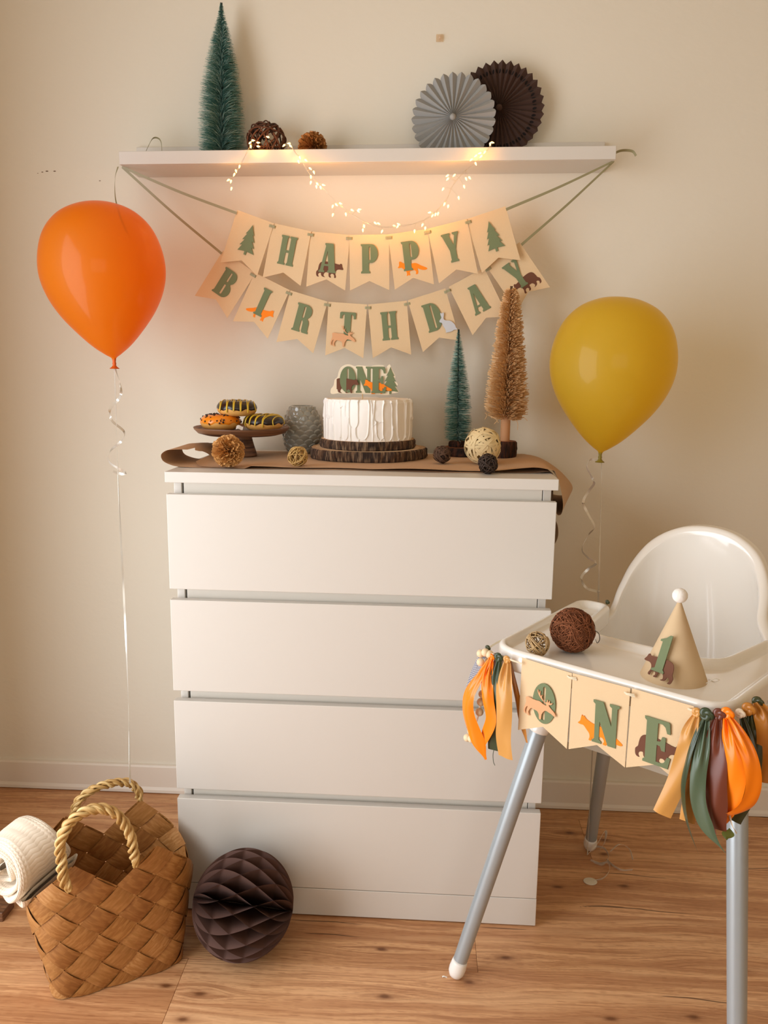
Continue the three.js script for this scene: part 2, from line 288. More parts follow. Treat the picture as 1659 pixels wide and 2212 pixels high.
// ------------------------------------------------------------------ die-cut card shapes: letters, woodland animals, firs
const arc = (cx, cy, rx, ry, a0, a1, n = 10) => Array.from({ length: n + 1 }, (_, i) => { const a = (a0 + (a1 - a0) * i / n) * Math.PI / 180; return [cx + rx * Math.cos(a), cy + ry * Math.sin(a)]; });
const GL = {   // slab-serif letters one unit high, as shapes
  H: () => [poly([[0, 0], [0.27, 0], [0.27, 0.05], [0.235, 0.09], [0.235, 0.43], [0.345, 0.43], [0.345, 0.09], [0.31, 0.05], [0.31, 0], [0.58, 0], [0.58, 0.05], [0.545, 0.09], [0.545, 0.91], [0.58, 0.95], [0.58, 1], [0.31, 1], [0.31, 0.95], [0.345, 0.91], [0.345, 0.51], [0.235, 0.51], [0.235, 0.91], [0.27, 0.95], [0.27, 1], [0, 1], [0, 0.95], [0.035, 0.91], [0.035, 0.09], [0, 0.05]])],
  A: () => [poly([[0, 0], [0.21, 0], [0.21, 0.05], [0.17, 0.09], [0.19, 0.22], [0.335, 0.22], [0.35, 0.09], [0.31, 0.05], [0.31, 0], [0.62, 0], [0.62, 0.05], [0.585, 0.09], [0.475, 0.96], [0.455, 1], [0.17, 1], [0.17, 0.95], [0.205, 0.91], [0.05, 0.09], [0, 0.05]], [[[0.205, 0.29], [0.275, 0.74], [0.325, 0.29]]])],
  P: () => [poly([[0, 0], [0.33, 0], [0.33, 0.05], [0.285, 0.09], [0.285, 0.36], [0.36, 0.355], ...arc(0.36, 0.675, 0.245, 0.32, -80, 80, 12), [0.36, 0.995], [0.3, 1], [0, 1], [0, 0.95], [0.045, 0.91], [0.045, 0.09], [0, 0.05]], [[[0.285, 0.45], ...arc(0.315, 0.47, 0.03, 0.03, -60, 0, 3), ...arc(0.315, 0.87, 0.03, 0.04, 0, 120, 4), [0.285, 0.9]]])],
  Y: () => [poly([[0.17, 0], [0.46, 0], [0.46, 0.05], [0.42, 0.09], [0.42, 0.40], [0.56, 0.89], [0.61, 0.95], [0.61, 1], [0.39, 1], [0.39, 0.95], [0.46, 0.89], [0.375, 0.58], [0.27, 0.91], [0.31, 0.95], [0.31, 1], [0, 1], [0, 0.95], [0.04, 0.91], [0.21, 0.40], [0.21, 0.09], [0.17, 0.05]])],
  B: () => [poly([[0, 0], [0.34, 0], ...arc(0.36, 0.265, 0.23, 0.265, -85, 60, 10), [0.46, 0.515], ...arc(0.36, 0.755, 0.21, 0.245, -55, 88, 10), [0, 1], [0, 0.95], [0.045, 0.91], [0.045, 0.09], [0, 0.05]], [[[0.275, 0.08], [0.275, 0.46], ...arc(0.31, 0.43, 0.035, 0.03, 90, 0, 3), ...arc(0.31, 0.11, 0.035, 0.03, 0, -90, 3)], [[0.275, 0.555], [0.275, 0.92], ...arc(0.31, 0.89, 0.03, 0.03, 90, 0, 3), ...arc(0.31, 0.59, 0.03, 0.03, 0, -90, 3)]])],
  I: () => [poly([[0, 0], [0.33, 0], [0.33, 0.05], [0.28, 0.09], [0.28, 0.91], [0.33, 0.95], [0.33, 1], [0, 1], [0, 0.95], [0.05, 0.91], [0.05, 0.09], [0, 0.05]])],
  R: () => [poly([[0, 0], [0.31, 0], [0.31, 0.05], [0.275, 0.09], [0.275, 0.43], [0.32, 0.42], [0.345, 0.36], [0.355, 0.06], [0.39, 0], [0.62, 0], [0.62, 0.05], [0.585, 0.08], [0.565, 0.36], [0.535, 0.45], [0.47, 0.5], ...arc(0.35, 0.745, 0.235, 0.255, -52, 88, 10), [0, 1], [0, 0.95], [0.045, 0.91], [0.045, 0.09], [0, 0.05]], [[[0.275, 0.52], [0.275, 0.92], ...arc(0.31, 0.89, 0.035, 0.03, 90, 0, 3), ...arc(0.31, 0.56, 0.035, 0.04, 0, -90, 3)]])],
  T: () => [poly([[0.12, 0], [0.46, 0], [0.46, 0.05], [0.41, 0.09], [0.41, 0.92], [0.44, 0.92], [0.5, 0.86], [0.5, 0.77], [0.58, 0.77], [0.58, 0.97], [0.55, 1], [0.03, 1], [0, 0.97], [0, 0.77], [0.08, 0.77], [0.08, 0.86], [0.14, 0.92], [0.17, 0.92], [0.17, 0.09], [0.12, 0.05]])],
  D: () => [poly([[0, 0], [0.3, 0], ...arc(0.28, 0.5, 0.32, 0.5, -80, 80, 14), [0, 1], [0, 0.95], [0.045, 0.91], [0.045, 0.09], [0, 0.05]], [[[0.285, 0.09], [0.275, 0.12], [0.275, 0.9], ...arc(0.31, 0.89, 0.03, 0.03, 90, 0, 3), [0.34, 0.12], [0.325, 0.09]]])],
  O: () => [poly(arc(0.31, 0.5, 0.31, 0.5, 0, 356, 34), [[...arc(0.31, 0.87, 0.035, 0.05, 180, 0, 6), ...arc(0.31, 0.13, 0.035, 0.05, 0, -180, 6)]])],
  N: () => [poly([[0, 0], [0.22, 0], [0.22, 0.05], [0.165, 0.09], [0.165, 0.52], [0.375, 0], [0.56, 0], [0.56, 0.91], [0.61, 0.95], [0.61, 1], [0.38, 1], [0.38, 0.95], [0.435, 0.91], [0.435, 0.48], [0.235, 1], [0, 1], [0, 0.95], [0.05, 0.91], [0.05, 0.09], [0, 0.05]])],
  E: () => [poly([[0, 0], [0.54, 0], [0.58, 0.24], [0.51, 0.25], [0.45, 0.11], [0.4, 0.08], [0.285, 0.08], [0.285, 0.45], [0.35, 0.44], [0.385, 0.35], [0.46, 0.35], [0.46, 0.65], [0.385, 0.65], [0.35, 0.54], [0.285, 0.53], [0.285, 0.92], [0.38, 0.92], [0.44, 0.87], [0.48, 0.75], [0.55, 0.75], [0.53, 0.97], [0.5, 1], [0, 1], [0, 0.95], [0.045, 0.91], [0.045, 0.09], [0, 0.05]])],
  1: () => [poly([[0.08, 0], [0.46, 0], [0.46, 0.05], [0.41, 0.09], [0.41, 1], [0.34, 1], [0.25, 0.91], [0.1, 0.84], [0.1, 0.79], [0.17, 0.79], [0.17, 0.09], [0.08, 0.05]])],
};
const GW = { H: 0.58, A: 0.62, P: 0.6, Y: 0.61, B: 0.59, I: 0.33, R: 0.62, T: 0.58, D: 0.6, O: 0.62, N: 0.61, E: 0.58, 1: 0.54 };
const glyphCache = {};
const CARD = 0.0014;
function glyph(ch, h) { return glyphCache[ch + h] ??= extrude(GL[ch]()[0], CARD / h, 0.0003 / h, 4).translate(-GW[ch] / 2, -0.5, 0).scale(h, h, h); }
const outline = (pts, x0, y0, s, flip = 1) => pts.map(([x, y]) => [(x - x0) / s * flip, (y0 - y) / s]);
const AN = {   // outlines one unit long, nose to tail; feet at y = 0
  bear: outline([[475, 580], [466, 566], [455, 543], [451, 523], [441, 515], [431, 513], [422, 524], [400, 524], [370, 519], [330, 511], [270, 503], [220, 501], [185, 506], [160, 518], [143, 542], [133, 585], [128, 618], [110, 640], [108, 660], [112, 688], [124, 705], [150, 707], [139, 686], [145, 664], [172, 656], [178, 682], [195, 700], [235, 706], [214, 690], [213, 672], [232, 644], [275, 642], [279, 672], [287, 699], [312, 706], [316, 697], [304, 682], [312, 658], [340, 656], [356, 676], [359, 703], [378, 704], [383, 686], [371, 655], [373, 625], [388, 601], [412, 590], [450, 592], [470, 590]], 290, 706, 370),
  fox: outline([[1116, 570], [1140, 577], [1166, 576], [1200, 606], [1227, 634], [1234, 668], [1228, 692], [1250, 693], [1254, 655], [1259, 692], [1279, 692], [1277, 642], [1310, 634], [1345, 632], [1362, 648], [1365, 664], [1357, 686], [1386, 688], [1396, 656], [1390, 612], [1430, 632], [1472, 645], [1515, 644], [1528, 630], [1492, 604], [1442, 578], [1400, 550], [1360, 534], [1300, 538], [1240, 530], [1190, 512], [1172, 496], [1164, 489], [1154, 497], [1145, 487], [1139, 512], [1134, 546]], 1322, 692, 410),
  elk: outline([[634, 540], [625, 546], [604, 542], [570, 525], [540, 518], [485, 505], [458, 518], [420, 580], [410, 655], [384, 655], [374, 592], [350, 556], [300, 545], [265, 536], [236, 552], [207, 612], [222, 660], [197, 657], [178, 640], [174, 600], [190, 528], [166, 552], [150, 600], [166, 645], [136, 637], [127, 600], [152, 510], [165, 468], [158, 404], [200, 390], [270, 400], [330, 401], [380, 398], [430, 420], [486, 428], [478, 402], [440, 384], [400, 352], [362, 310], [344, 268], [342, 240], [350, 240], [360, 270], [371, 285], [374, 250], [384, 250], [386, 300], [401, 322], [408, 294], [419, 300], [413, 328], [432, 362], [470, 387], [492, 372], [499, 340], [508, 343], [511, 375], [526, 360], [530, 344], [541, 350], [540, 374], [555, 376], [576, 364], [581, 372], [556, 398], [524, 412], [556, 448], [602, 480], [628, 510]], 380, 660, 510),
  rabbit: outline([[703, 890], [712, 920], [745, 932], [782, 952], [810, 1020], [860, 1100], [888, 1160], [904, 1205], [888, 1240], [932, 1232], [1000, 1222], [1100, 1192], [1142, 1162], [1190, 1157], [1238, 1152], [1234, 1112], [1206, 1090], [1190, 1030], [1130, 950], [1050, 892], [960, 874], [892, 868], [842, 838], [832, 780], [845, 700], [836, 642], [812, 630], [790, 660], [765, 650], [740, 646], [736, 690], [756, 750], [764, 792], [728, 842]], 960, 1240, 540),
  fir: [[0, 1], [0.065, 0.83], [0.15, 0.67], [0.095, 0.685], [0.22, 0.46], [0.13, 0.48], [0.265, 0.27], [0.17, 0.29], [0.31, 0.085], [0.05, 0.115], [0.05, 0], [-0.03, 0], [-0.03, 0.115], [-0.27, 0.085], [-0.165, 0.29], [-0.25, 0.27], [-0.13, 0.48], [-0.21, 0.46], [-0.095, 0.685], [-0.15, 0.67], [-0.065, 0.83]],
};
const cutCache = {};
function cutout(kind, len) { return cutCache[kind + len] ??= extrude(kind === 'fir' ? poly(AN.fir) : splineShape(AN[kind], 3), CARD / len, 0.0003 / len, 3).scale(len, len, len); }
const cutMat = { bear: M.bear, fox: M.fox, elk: M.elk, rabbit: M.rabbit, fir: M.green };
function deco(kind, len, parent, x, y, z, turn = 0, flip = 1) { const m = part(kind === 'fir' ? 'fir_cutout' : kind + '_cutout', cutout(kind, len), cutMat[kind], parent); m.position.set(x, y, z); m.rotation.z = turn; if (flip < 0) { m.rotation.y = Math.PI; m.rotation.z = -turn; m.position.z += CARD; } return m; }
function letter(ch, h, parent, x, y, z, turn = 0) { const m = part('letter', glyph(ch, h), M.green, parent); m.position.set(x, y, z); m.rotation.z = turn; return m; }

// a swallow-tailed card pennant, its top edge centred on the origin
const PW = 0.0955, PH = 0.130;
const pennantGeo = (() => {
  const g = extrude(poly([[-PW / 2, 0], [PW / 2, 0], [PW / 2, -PH], [0, -PH + 0.022], [-PW / 2, -PH]]), 0.0008, 0.00015, 2).translate(0, 0, -0.0004);
  const p = g.attributes.position;                       // the card bows a little forward
  for (let i = 0; i < p.count; i++) { const y = p.getY(i); p.setZ(i, p.getZ(i) + 0.004 * Math.pow(-y / PH, 2)); }
  return g;
})();
const bowZ = (y) => 0.004 * Math.pow(-y / PH, 2);
function pennant(parent, x, y, z, turn, ry = 0) { const m = part('pennant', pennantGeo, M.card, parent); m.position.set(x, y, z); m.rotation.set(0, ry, turn); return m; }

// ------------------------------------------------------------------ the two bunting lines below the shelf
function bunting(name, label, holes, z, letters, ends) {
  const t = thing(name, label, 'bunting', [0, 0, 0]);
  const n = holes.length - 1;
  // ribbon ends up to the shelf and short stitches over each join
  const wide = (tan) => V(0, 1, 0.25);
  const [L, Rr] = ends;
  part('ribbon', band([L, L.clone().lerp(V(holes[0][0], holes[0][1], z), 0.5).add(V(0, -0.004, 0)), V(holes[0][0], holes[0][1], z + 0.002)], 0.0062, V(0.4, 1, 0.3), 24), M.sage, t);
  part('ribbon', band([Rr, Rr.clone().lerp(V(holes[n][0], holes[n][1], z), 0.5).add(V(0, -0.003, 0)), V(holes[n][0], holes[n][1], z + 0.002)], (s) => lerp(0.0045, 0.0068, s), V(-0.4, 1, 0.5), 24), M.sage, t);
  for (let i = 0; i <= n; i++) {
    const a = holes[Math.max(i - 1, 0)], b = holes[Math.min(i + 1, n)], dx = b[0] - a[0], dy = b[1] - a[1], l = Math.hypot(dx, dy), d = 0.0085;
    const p = V(holes[i][0], holes[i][1], z + 0.0032), u = V(dx / l, dy / l, 0);
    if (i > 0 && i < n) part('ribbon_stitch', band([p.clone().addScaledVector(u, -d).setZ(z - 0.0005), p.clone().addScaledVector(u, -d * 0.8), p, p.clone().addScaledVector(u, d * 0.8), p.clone().addScaledVector(u, d).setZ(z - 0.0005)], 0.006, V(-u.y, u.x, 0), 14), M.sage, t);
  }
  for (let i = 0; i < n; i++) {
    const [x0, y0] = holes[i], [x1, y1] = holes[i + 1], a = Math.atan2(y1 - y0, x1 - x0);
    const g = pennant(t, (x0 + x1) / 2 - Math.sin(a) * 0.008, (y0 + y1) / 2 + Math.cos(a) * 0.008, z + (i % 2 ? 0.0012 : 0), a, rr(-0.03, 0.03));
    letters[i](g);
  }
  return t;
}
const LZ = 0.0022, LH = 0.068;
const put = (ch, x = 0, y = -0.056) => (g) => letter(ch, LH, g, x, y, LZ + bowZ(y));
const both = (...f) => (g) => f.forEach((k) => k(g));
const fauna = (kind, len, x, y, z = LZ - 0.0016, turn = 0, flip = 1) => (g) => deco(kind, len, g, x, y, z + bowZ(y + 0.02), turn, flip);
bunting('pennant_bunting', 'upper bunting of seven beige pennants spelling HAPPY between two fir trees',
  [[-0.389, 1.578], [-0.303, 1.548], [-0.21, 1.529], [-0.116, 1.521], [-0.021, 1.523], [0.072, 1.536], [0.167, 1.559], [0.256, 1.588]], 0.1,
  [fauna('fir', 0.072, 0.002, -0.093, LZ, 0.02), put('H'), both(put('A', 0, -0.058), fauna('bear', 0.066, 0.006, -0.103)), put('P'), both(put('P'), fauna('fox', 0.07, 0.001, -0.101)), put('Y'), fauna('fir', 0.072, 0, -0.093, LZ, 0)],
  [V(-0.662, 1.681, 0.112), V(0.5, 1.694, 0.112)]);
bunting('pennant_bunting', 'lower bunting of eight beige pennants spelling BIRTHDAY with small animal cutouts',
  [[-0.431, 1.486], [-0.354, 1.435], [-0.266, 1.393], [-0.171, 1.366], [-0.071, 1.36], [0.026, 1.37], [0.123, 1.401], [0.22, 1.453], [0.297, 1.51]], 0.088,
  [put('B', 0, -0.062), both(put('I', 0, -0.056), fauna('fox', 0.07, 0.004, -0.098, LZ - 0.0016, 0.02, -1)), put('R'), both(put('T', 0.003, -0.056), fauna('elk', 0.062, -0.006, -0.106, LZ + 0.0016)), put('H'), both(put('D'), fauna('rabbit', 0.043, 0.024, -0.103, LZ + 0.0016, -0.27)), put('A', 0, -0.058), both(put('Y', 0, -0.058), fauna('bear', 0.066, 0.008, -0.108, LZ - 0.0016, 0, -1))],
  [V(-0.662, 1.681, 0.108), V(0.5, 1.694, 0.108)]);
// loose ends of the ribbon at both ends of the shelf
tag(part('ribbon_tail', band([V(-0.676, 1.684, 0.1), V(-0.682, 1.66, 0.105), V(-0.682, 1.61, 0.11), V(-0.672, 1.57, 0.112), V(-0.655, 1.53, 0.115)], 0.006, (s) => V(Math.cos(0.6 + s * 2), 0, Math.sin(0.6 + s * 2)), 40), M.sage, scene), 'sage ribbon end hanging from the left end of the shelf behind the orange balloon', 'ribbon').name = 'ribbon_tail';
tag(part('ribbon_loop', band([V(-0.63, shelfY(-0.63), 0.07), V(-0.612, 1.735, 0.07), V(-0.596, 1.757, 0.07), V(-0.58, 1.752, 0.072), V(-0.576, shelfY(-0.58), 0.075)], 0.006, (s) => V(0.5, 0.3, 1), 40), M.sage, scene), 'small loop of sage ribbon standing up at the left end of the shelf', 'ribbon').name = 'ribbon_loop';
tag(part('ribbon_tail', band([V(0.499, 1.712, 0.1), V(0.515, 1.719, 0.1), V(0.532, 1.72, 0.1), V(0.545, 1.717, 0.1), V(0.552, 1.708, 0.1)], 0.006, (s) => V(0, 1, 0.8), 30), M.sage, scene), 'short sage ribbon end curling out past the right end of the shelf', 'ribbon').name = 'ribbon_tail_001';
tag(part('ribbon_loop', band([V(0.345, shelfY(0.35), 0.07), V(0.36, 1.727, 0.07), V(0.38, 1.73, 0.072), V(0.4, 1.722, 0.075), V(0.42, shelfY(0.42), 0.08)], 0.006, (s) => V(0, 0.4, 1), 30), M.sage, scene), 'low loop of sage ribbon lying at the right end of the shelf', 'ribbon').name = 'ribbon_loop_001';

// ------------------------------------------------------------------ string of fairy lights
{
  const t = thing('fairy_lights', 'string of warm fairy lights on thin silver wire draped over the shelf front', 'string lights');
  const wire = phys(0xd8cdb8, 0.3, { metalness: 0.6 });
  const glow = new THREE.MeshStandardMaterial({ color: 0xfff0c0, roughness: 0.3, emissive: new THREE.Color(1, 0.6, 0.19), emissiveIntensity: 3.0 });
  const runs = [
    [[-0.344, 1.722, 0.12], [-0.345, 1.722, 0.134], [-0.352, 1.708, 0.141], [-0.366, 1.684, 0.14], [-0.384, 1.656, 0.14], [-0.395, 1.642, 0.14]],
    [[-0.344, 1.719, 0.105], [-0.324, 1.712, 0.1], [-0.291, 1.712, 0.1], [-0.266, 1.716, 0.115], [-0.252, 1.721, 0.134], [-0.237, 1.703, 0.142], [-0.224, 1.686, 0.142], [-0.2, 1.65, 0.142], [-0.159, 1.611, 0.144], [-0.131, 1.586, 0.145], [-0.105, 1.568, 0.145], [-0.05, 1.542, 0.146], [0.002, 1.542, 0.146], [0.051, 1.551, 0.146], [0.078, 1.566, 0.145], [0.113, 1.601, 0.144], [0.128, 1.634, 0.143], [0.154, 1.664, 0.142], [0.192, 1.696, 0.141], [0.208, 1.716, 0.138], [0.213, 1.724, 0.128], [0.216, 1.716, 0.105]]];
  const curves = runs.map((r) => new THREE.CatmullRomCurve3(r.map((p) => V(...p)), false, 'centripetal'));
  const lines = [];
  for (const c of curves) for (const ph of [0, Math.PI]) {
    const n = Math.round(c.getLength() / 0.004), p = [];
    for (let i = 0; i <= n; i++) { const q = c.getPoint(i / n), a = i * 0.55 + ph; p.push(q.add(V(Math.cos(a) * 0.0011, Math.sin(a) * 0.0011, Math.sin(a * 0.7) * 0.0011))); }
    lines.push(new THREE.TubeGeometry(new THREE.CatmullRomCurve3(p), n * 2, 0.00042, 4));
  }
  const bulb = lathe([[0, 0.0045], [0.001, 0.0042], [0.002, 0.0027], [0.0022, 0.001], [0.0018, -0.0008], [0.001, -0.003], [0.0004, -0.004], [0, -0.0042]], 12);
  const B = '-370,1673 -377,1662 -383,1655 -398,1644 -392,1641 -389,1623 -344,1726 -336,1730 -342,1716 -324,1725 -325,1718 -302,1737 -266,1720 -253,1723 -249,1718 -228,1693 -231,1684 -213,1686 -203,1668 -195,1660 -203,1651 -203,1638 -187,1635 -189,1628 -179,1626 -172,1632 -152,1586 -142,1588 -132,1591 -151,1566 -120,1567 -105,1577 -91,1575 -88,1579 -77,1541 -80,1532 -51,1549 -43,1548 -35,1529 -6,1543 3,1547 1,1541 41,1531 59,1545 66,1537 75,1572 82,1566 89,1567 95,1570 109,1590 118,1585 142,1604 105,1624 114,1653 115,1646 130,1655 158,1646 166,1648 154,1629 179,1679 168,1688 178,1697 187,1703 190,1695 198,1703 210,1721 216,1726'.split(' ').map((s) => s.split(',').map((k) => k / 1000));
  B.forEach(([x, y], i) => {
    const z = 0.146 + rr(-0.004, 0.006), p = V(x, y, z);
    let best = null; for (const c of curves) for (let k = 0; k <= 80; k++) { const q = c.getPoint(k / 80), d = Math.hypot(q.x - x, q.y - y - 0.012) ; if (!best || d < best[0]) best = [d, q]; }
    const q = best[1], dir = p.clone().sub(q);
    const m = part('bulb', bulb, glow, t); m.position.copy(p); m.castShadow = false;
    m.rotation.z = Math.atan2(dir.x, -dir.y) * 0.6 + rr(-0.5, 0.5);
    lines.push(tube([q, q.clone().lerp(p, 0.5).add(V(rr(-0.002, 0.002), rr(0, 0.003), 0.001)), p], 0.0003, 5, 3));
    if (i % 3 === 1) { const l = new THREE.PointLight(new THREE.Color(1, 0.4, 0.07), 0.0036); l.shadow.radius = 0.09; l.position.copy(p); l.castShadow = true; t.add(l); }
  });
  part('wire', merge(lines), wire, t);
}
// ------------------------------------------------------------------ brush trees
// thousands of thin bristles on a twisted wire: nobody could count them, so they are one part
function bristles(n, H, radius, r0, o = {}) {
  const pos = [], nor = [];
  for (let i = 0; i < n; i++) {
    let f = rnd(); f = 1 - Math.pow(1 - f, o.even ?? 0.75);
    const y = f * H, R0 = radius(f), a = (i * 2.399963 + rr(-0.5, 0.5)), l = R0 * rr(o.min ?? 0.82, 1.0), up = (o.rise ?? 0.1) * l + rr(-0.12, 0.12) * l + (o.droop ?? 0) * l * (1 - f);
    const d = V(Math.cos(a) * l, up, Math.sin(a) * l), b = V(0, y, 0), e = b.clone().add(d), dn = d.clone().normalize();
    const s = V(-Math.sin(a), 0, Math.cos(a)), q = V().crossVectors(dn, s).normalize(), w = r0 * rr(0.7, 1.3), tip = o.tip ?? 0.35;
    const mid = b.clone().addScaledVector(d, 0.5).add(V(0, -(o.sag ?? 0.04) * l, 0));
    const ring = [[b, w], [mid, w], [e, w * tip]].map(([c, k]) => [0, 1, 2].map((m) => { const t = m * 2.0944; return c.clone().addScaledVector(s, Math.cos(t) * k).addScaledVector(q, Math.sin(t) * k); }));
    for (let h = 0; h < 2; h++) for (let m = 0; m < 3; m++) {
      const A = ring[h][m], B2 = ring[h][(m + 1) % 3], C2 = ring[h + 1][m], D2 = ring[h + 1][(m + 1) % 3], t = (m + 0.5) * 2.0944, nn = s.clone().multiplyScalar(Math.cos(t)).addScaledVector(q, Math.sin(t));
      for (const P of [A, B2, D2, A, D2, C2]) { pos.push(P.x, P.y, P.z); nor.push(nn.x, nn.y, nn.z); }
    }
  }
  const g = new THREE.BufferGeometry(); g.setAttribute('position', new THREE.Float32BufferAttribute(pos, 3)); g.setAttribute('normal', new THREE.Float32BufferAttribute(nor, 3));
  g.setAttribute('uv', new THREE.Float32BufferAttribute(new Float32Array(pos.length / 3 * 2), 2));
  return g;
}
const twist = (H, r, n, off) => { const p = []; for (let i = 0; i <= n * 6; i++) { const a = i / 6 * Math.PI * 2 + off; p.push(V(Math.cos(a) * r, i / (n * 6) * H, Math.sin(a) * r)); } return new THREE.TubeGeometry(new THREE.CatmullRomCurve3(p), n * 10, r * 0.8, 5); };
const barkTex = texture(512, 128, (u, v) => { const a = fbm(u * 60, v * 5, 3, 4, 60, 0), b = fbm(u * 24, v * 9, 8, 3, 24, 0), c = mixc(hex(0x2e211a), hex(0x8a7158), smooth(0.3, 0.75, a)); return mixc(c, hex(0x5a3c28), smooth(0.4, 0.8, b) * 0.6); });
const barkMat = mat(0xffffff, 0.95, { map: barkTex, bumpMap: barkTex, bumpScale: 0.003 });
const barkDark = mat(0x9a6a50, 0.9, { map: barkTex, bumpMap: barkTex, bumpScale: 0.003 });
const ringTex = texture(512, 512, (u, v) => { const x = u - 0.5, y = v - 0.5, r = Math.hypot(x, y) + (fbm(u * 5, v * 5, 2, 3) - 0.5) * 0.05, k = fbm(r * 70, 2.5, 4, 2); let c = mixc(hex(0xc09a72), hex(0xe3c6a2), smooth(0.25, 0.75, k)); c = mixc(c, hex(0x9c7450), smooth(0.44, 0.5, r) * 0.8); return c; });
const ringMat = mat(0xffffff, 0.8, { map: ringTex }), ringDark = mat(0xa8775a, 0.8, { map: ringTex });
// a slice of a trunk: wavy bark round the rim, bare wood on the face
function woodSlice(parent, r, h, s, bark = barkMat, face = ringMat) {
  const rad = (a) => r * (1 + 0.035 * Math.sin(a * 2 + s) + 0.02 * Math.sin(a * 5 + s * 2) + 0.008 * Math.sin(a * 23 + s));
  const g = grid(120, 10, (u, v) => { const a = u * Math.PI * 2, k = v < 0.12 ? v / 0.12 : v > 0.88 ? (1 - v) / 0.12 : 1, q = rad(a) - (1 - k) * 0.003 + (fbm(u * 90, v * 4, s * 10, 3, 90) - 0.5) * 0.006 * k; return { x: Math.cos(a) * q, y: v * h, z: -Math.sin(a) * q, u: u * r * 30, v: v * h * 8 }; }, true);
  const b = part('bark', g, bark, parent);
  const sh = poly(Array.from({ length: 90 }, (_, i) => { const a = i / 90 * Math.PI * 2, q = rad(a) - 0.0028; return [Math.cos(a) * q, Math.sin(a) * q]; }));
  const f = new THREE.ShapeGeometry(sh); const uv = f.attributes.uv, p = f.attributes.position; for (let i = 0; i < uv.count; i++) uv.setXY(i, 0.5 + p.getX(i) / (2 * r) * 0.96, 0.5 + p.getY(i) / (2 * r) * 0.96);
  part('cut_face', f.clone().rotateX(-Math.PI / 2).translate(0, h, 0), face, parent);
  part('underside', f.clone().rotateX(Math.PI / 2), face, parent);
}
const SPR = (pts) => (f) => { for (let i = 1; i < pts.length; i++) if (f <= pts[i][0]) { const [a, b] = pts[i - 1], [c, d] = pts[i]; return lerp(b, d, (f - a) / (c - a)); } return pts[pts.length - 1][1]; };
const brushGreen = phys(0x45776c, 0.6, { sheen: 0.3, sheenColor: new THREE.Color(0.7, 0.8, 0.75) }), brushTip = mat(0xa9c4b6, 0.6), wireDark = phys(0x2c3a34, 0.4, { metalness: 0.5 });
{
  const x = -0.432, t = thing('bottle_brush_tree', 'tall blue-green bottle-brush tree standing on the left of the shelf', 'brush tree', [x, shelfY(x), 0.064]);
  t.rotation.z = -0.02;
  const H = 0.357;
  const rad = SPR([[0, 0.054], [0.08, 0.059], [0.25, 0.0585], [0.42, 0.054], [0.6, 0.044], [0.78, 0.027], [0.92, 0.011], [1, 0.004]]);
  part('wire_stem', merge([twist(H, 0.0017, 60, 0), twist(H, 0.0017, 60, Math.PI)]), wireDark, t);
  part('bristles', moved(bristles(6000, H * 0.985, rad, 0.00042, { even: 0.8, rise: -0.01, min: 0.72, sag: 0.01 }), 0, 0.004, 0), brushGreen, t).userData.kind = 'stuff';
  part('frosted_bristles', moved(bristles(1500, H * 0.985, rad, 0.00045, { even: 0.8, rise: -0.01, min: 0.9, sag: 0.01 }), 0, 0.004, 0), brushTip, t).userData.kind = 'stuff';
  part('stand', lathe([[0, 0], [0.02, 0], [0.021, 0.002], [0.02, 0.006], [0.003, 0.008], [0, 0.008]], 24), barkDark, t);
}
// ------------------------------------------------------------------ wicker and twine balls
function strands(n, r, w, thick, o = {}) {
  const list = [];
  for (let i = 0; i < n; i++) {
    const ax = V(rr(-1, 1), rr(-1, 1), rr(-1, 1)).normalize(), e1 = V(0, 1, 0).cross(ax).normalize(), e2 = V().crossVectors(ax, e1), tilt = rr(-(o.tilt ?? 0.35), o.tilt ?? 0.35), a0 = rr(0, 6.28), span = rr(o.s0 ?? 3.5, o.s1 ?? 6.2);
    const pts = [], m = 16, wob = rr(0, 6), rw = r * rr(o.in ?? 0.9, 1);
    for (let k = 0; k <= m; k++) { const a = a0 + span * k / m; const p = e1.clone().multiplyScalar(Math.cos(a)).addScaledVector(e2, Math.sin(a)).addScaledVector(ax, tilt + 0.06 * Math.sin(a * 2 + wob)).normalize(); pts.push(p.multiplyScalar(rw - thick / 2 + Math.sin(a * 3 + wob) * r * 0.025)); }
    list.push(o.round ? tube(pts, w * rr(0.35, 0.6), 40, 5) : band(pts, w * rr(0.7, 1.25), (t) => { const p = pts[Math.round(t * m)]; const q = pts[Math.min(Math.round(t * m) + 1, m)], pp = pts[Math.max(Math.round(t * m) - 1, 0)]; return V().crossVectors(p, q.clone().sub(pp)); }, 44, thick));
  }
  return merge(list);
}
function strandBall(name, label, category, pos, r, layers, core) {
  const t = thing(name, label, category, pos);
  if (core) part('core', new THREE.IcosahedronGeometry(r * core[0], 3), core[1], t);
  layers.forEach(([nm, g, m], i) => { part(nm, g, m, t).userData.kind = 'stuff'; });
  return t;
}
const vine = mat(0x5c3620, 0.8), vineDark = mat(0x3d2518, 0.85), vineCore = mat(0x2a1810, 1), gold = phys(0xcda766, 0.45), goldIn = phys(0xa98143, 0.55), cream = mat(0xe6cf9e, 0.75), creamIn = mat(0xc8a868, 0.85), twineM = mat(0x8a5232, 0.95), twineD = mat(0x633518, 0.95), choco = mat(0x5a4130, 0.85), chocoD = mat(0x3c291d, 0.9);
strandBall('wicker_ball', 'large open dark brown vine ball beside the tall tree, fairy lights in front', 'wicker ball', [-0.3228, shelfY(-0.32) + 0.047, 0.064], 0.049,
  [['vine_strands', strands(20, 0.049, 0.0042, 0.0012, { round: true, in: 0.9 }), vine], ['inner_strands', strands(9, 0.043, 0.0036, 0.0012, { round: true }), vineDark]]);
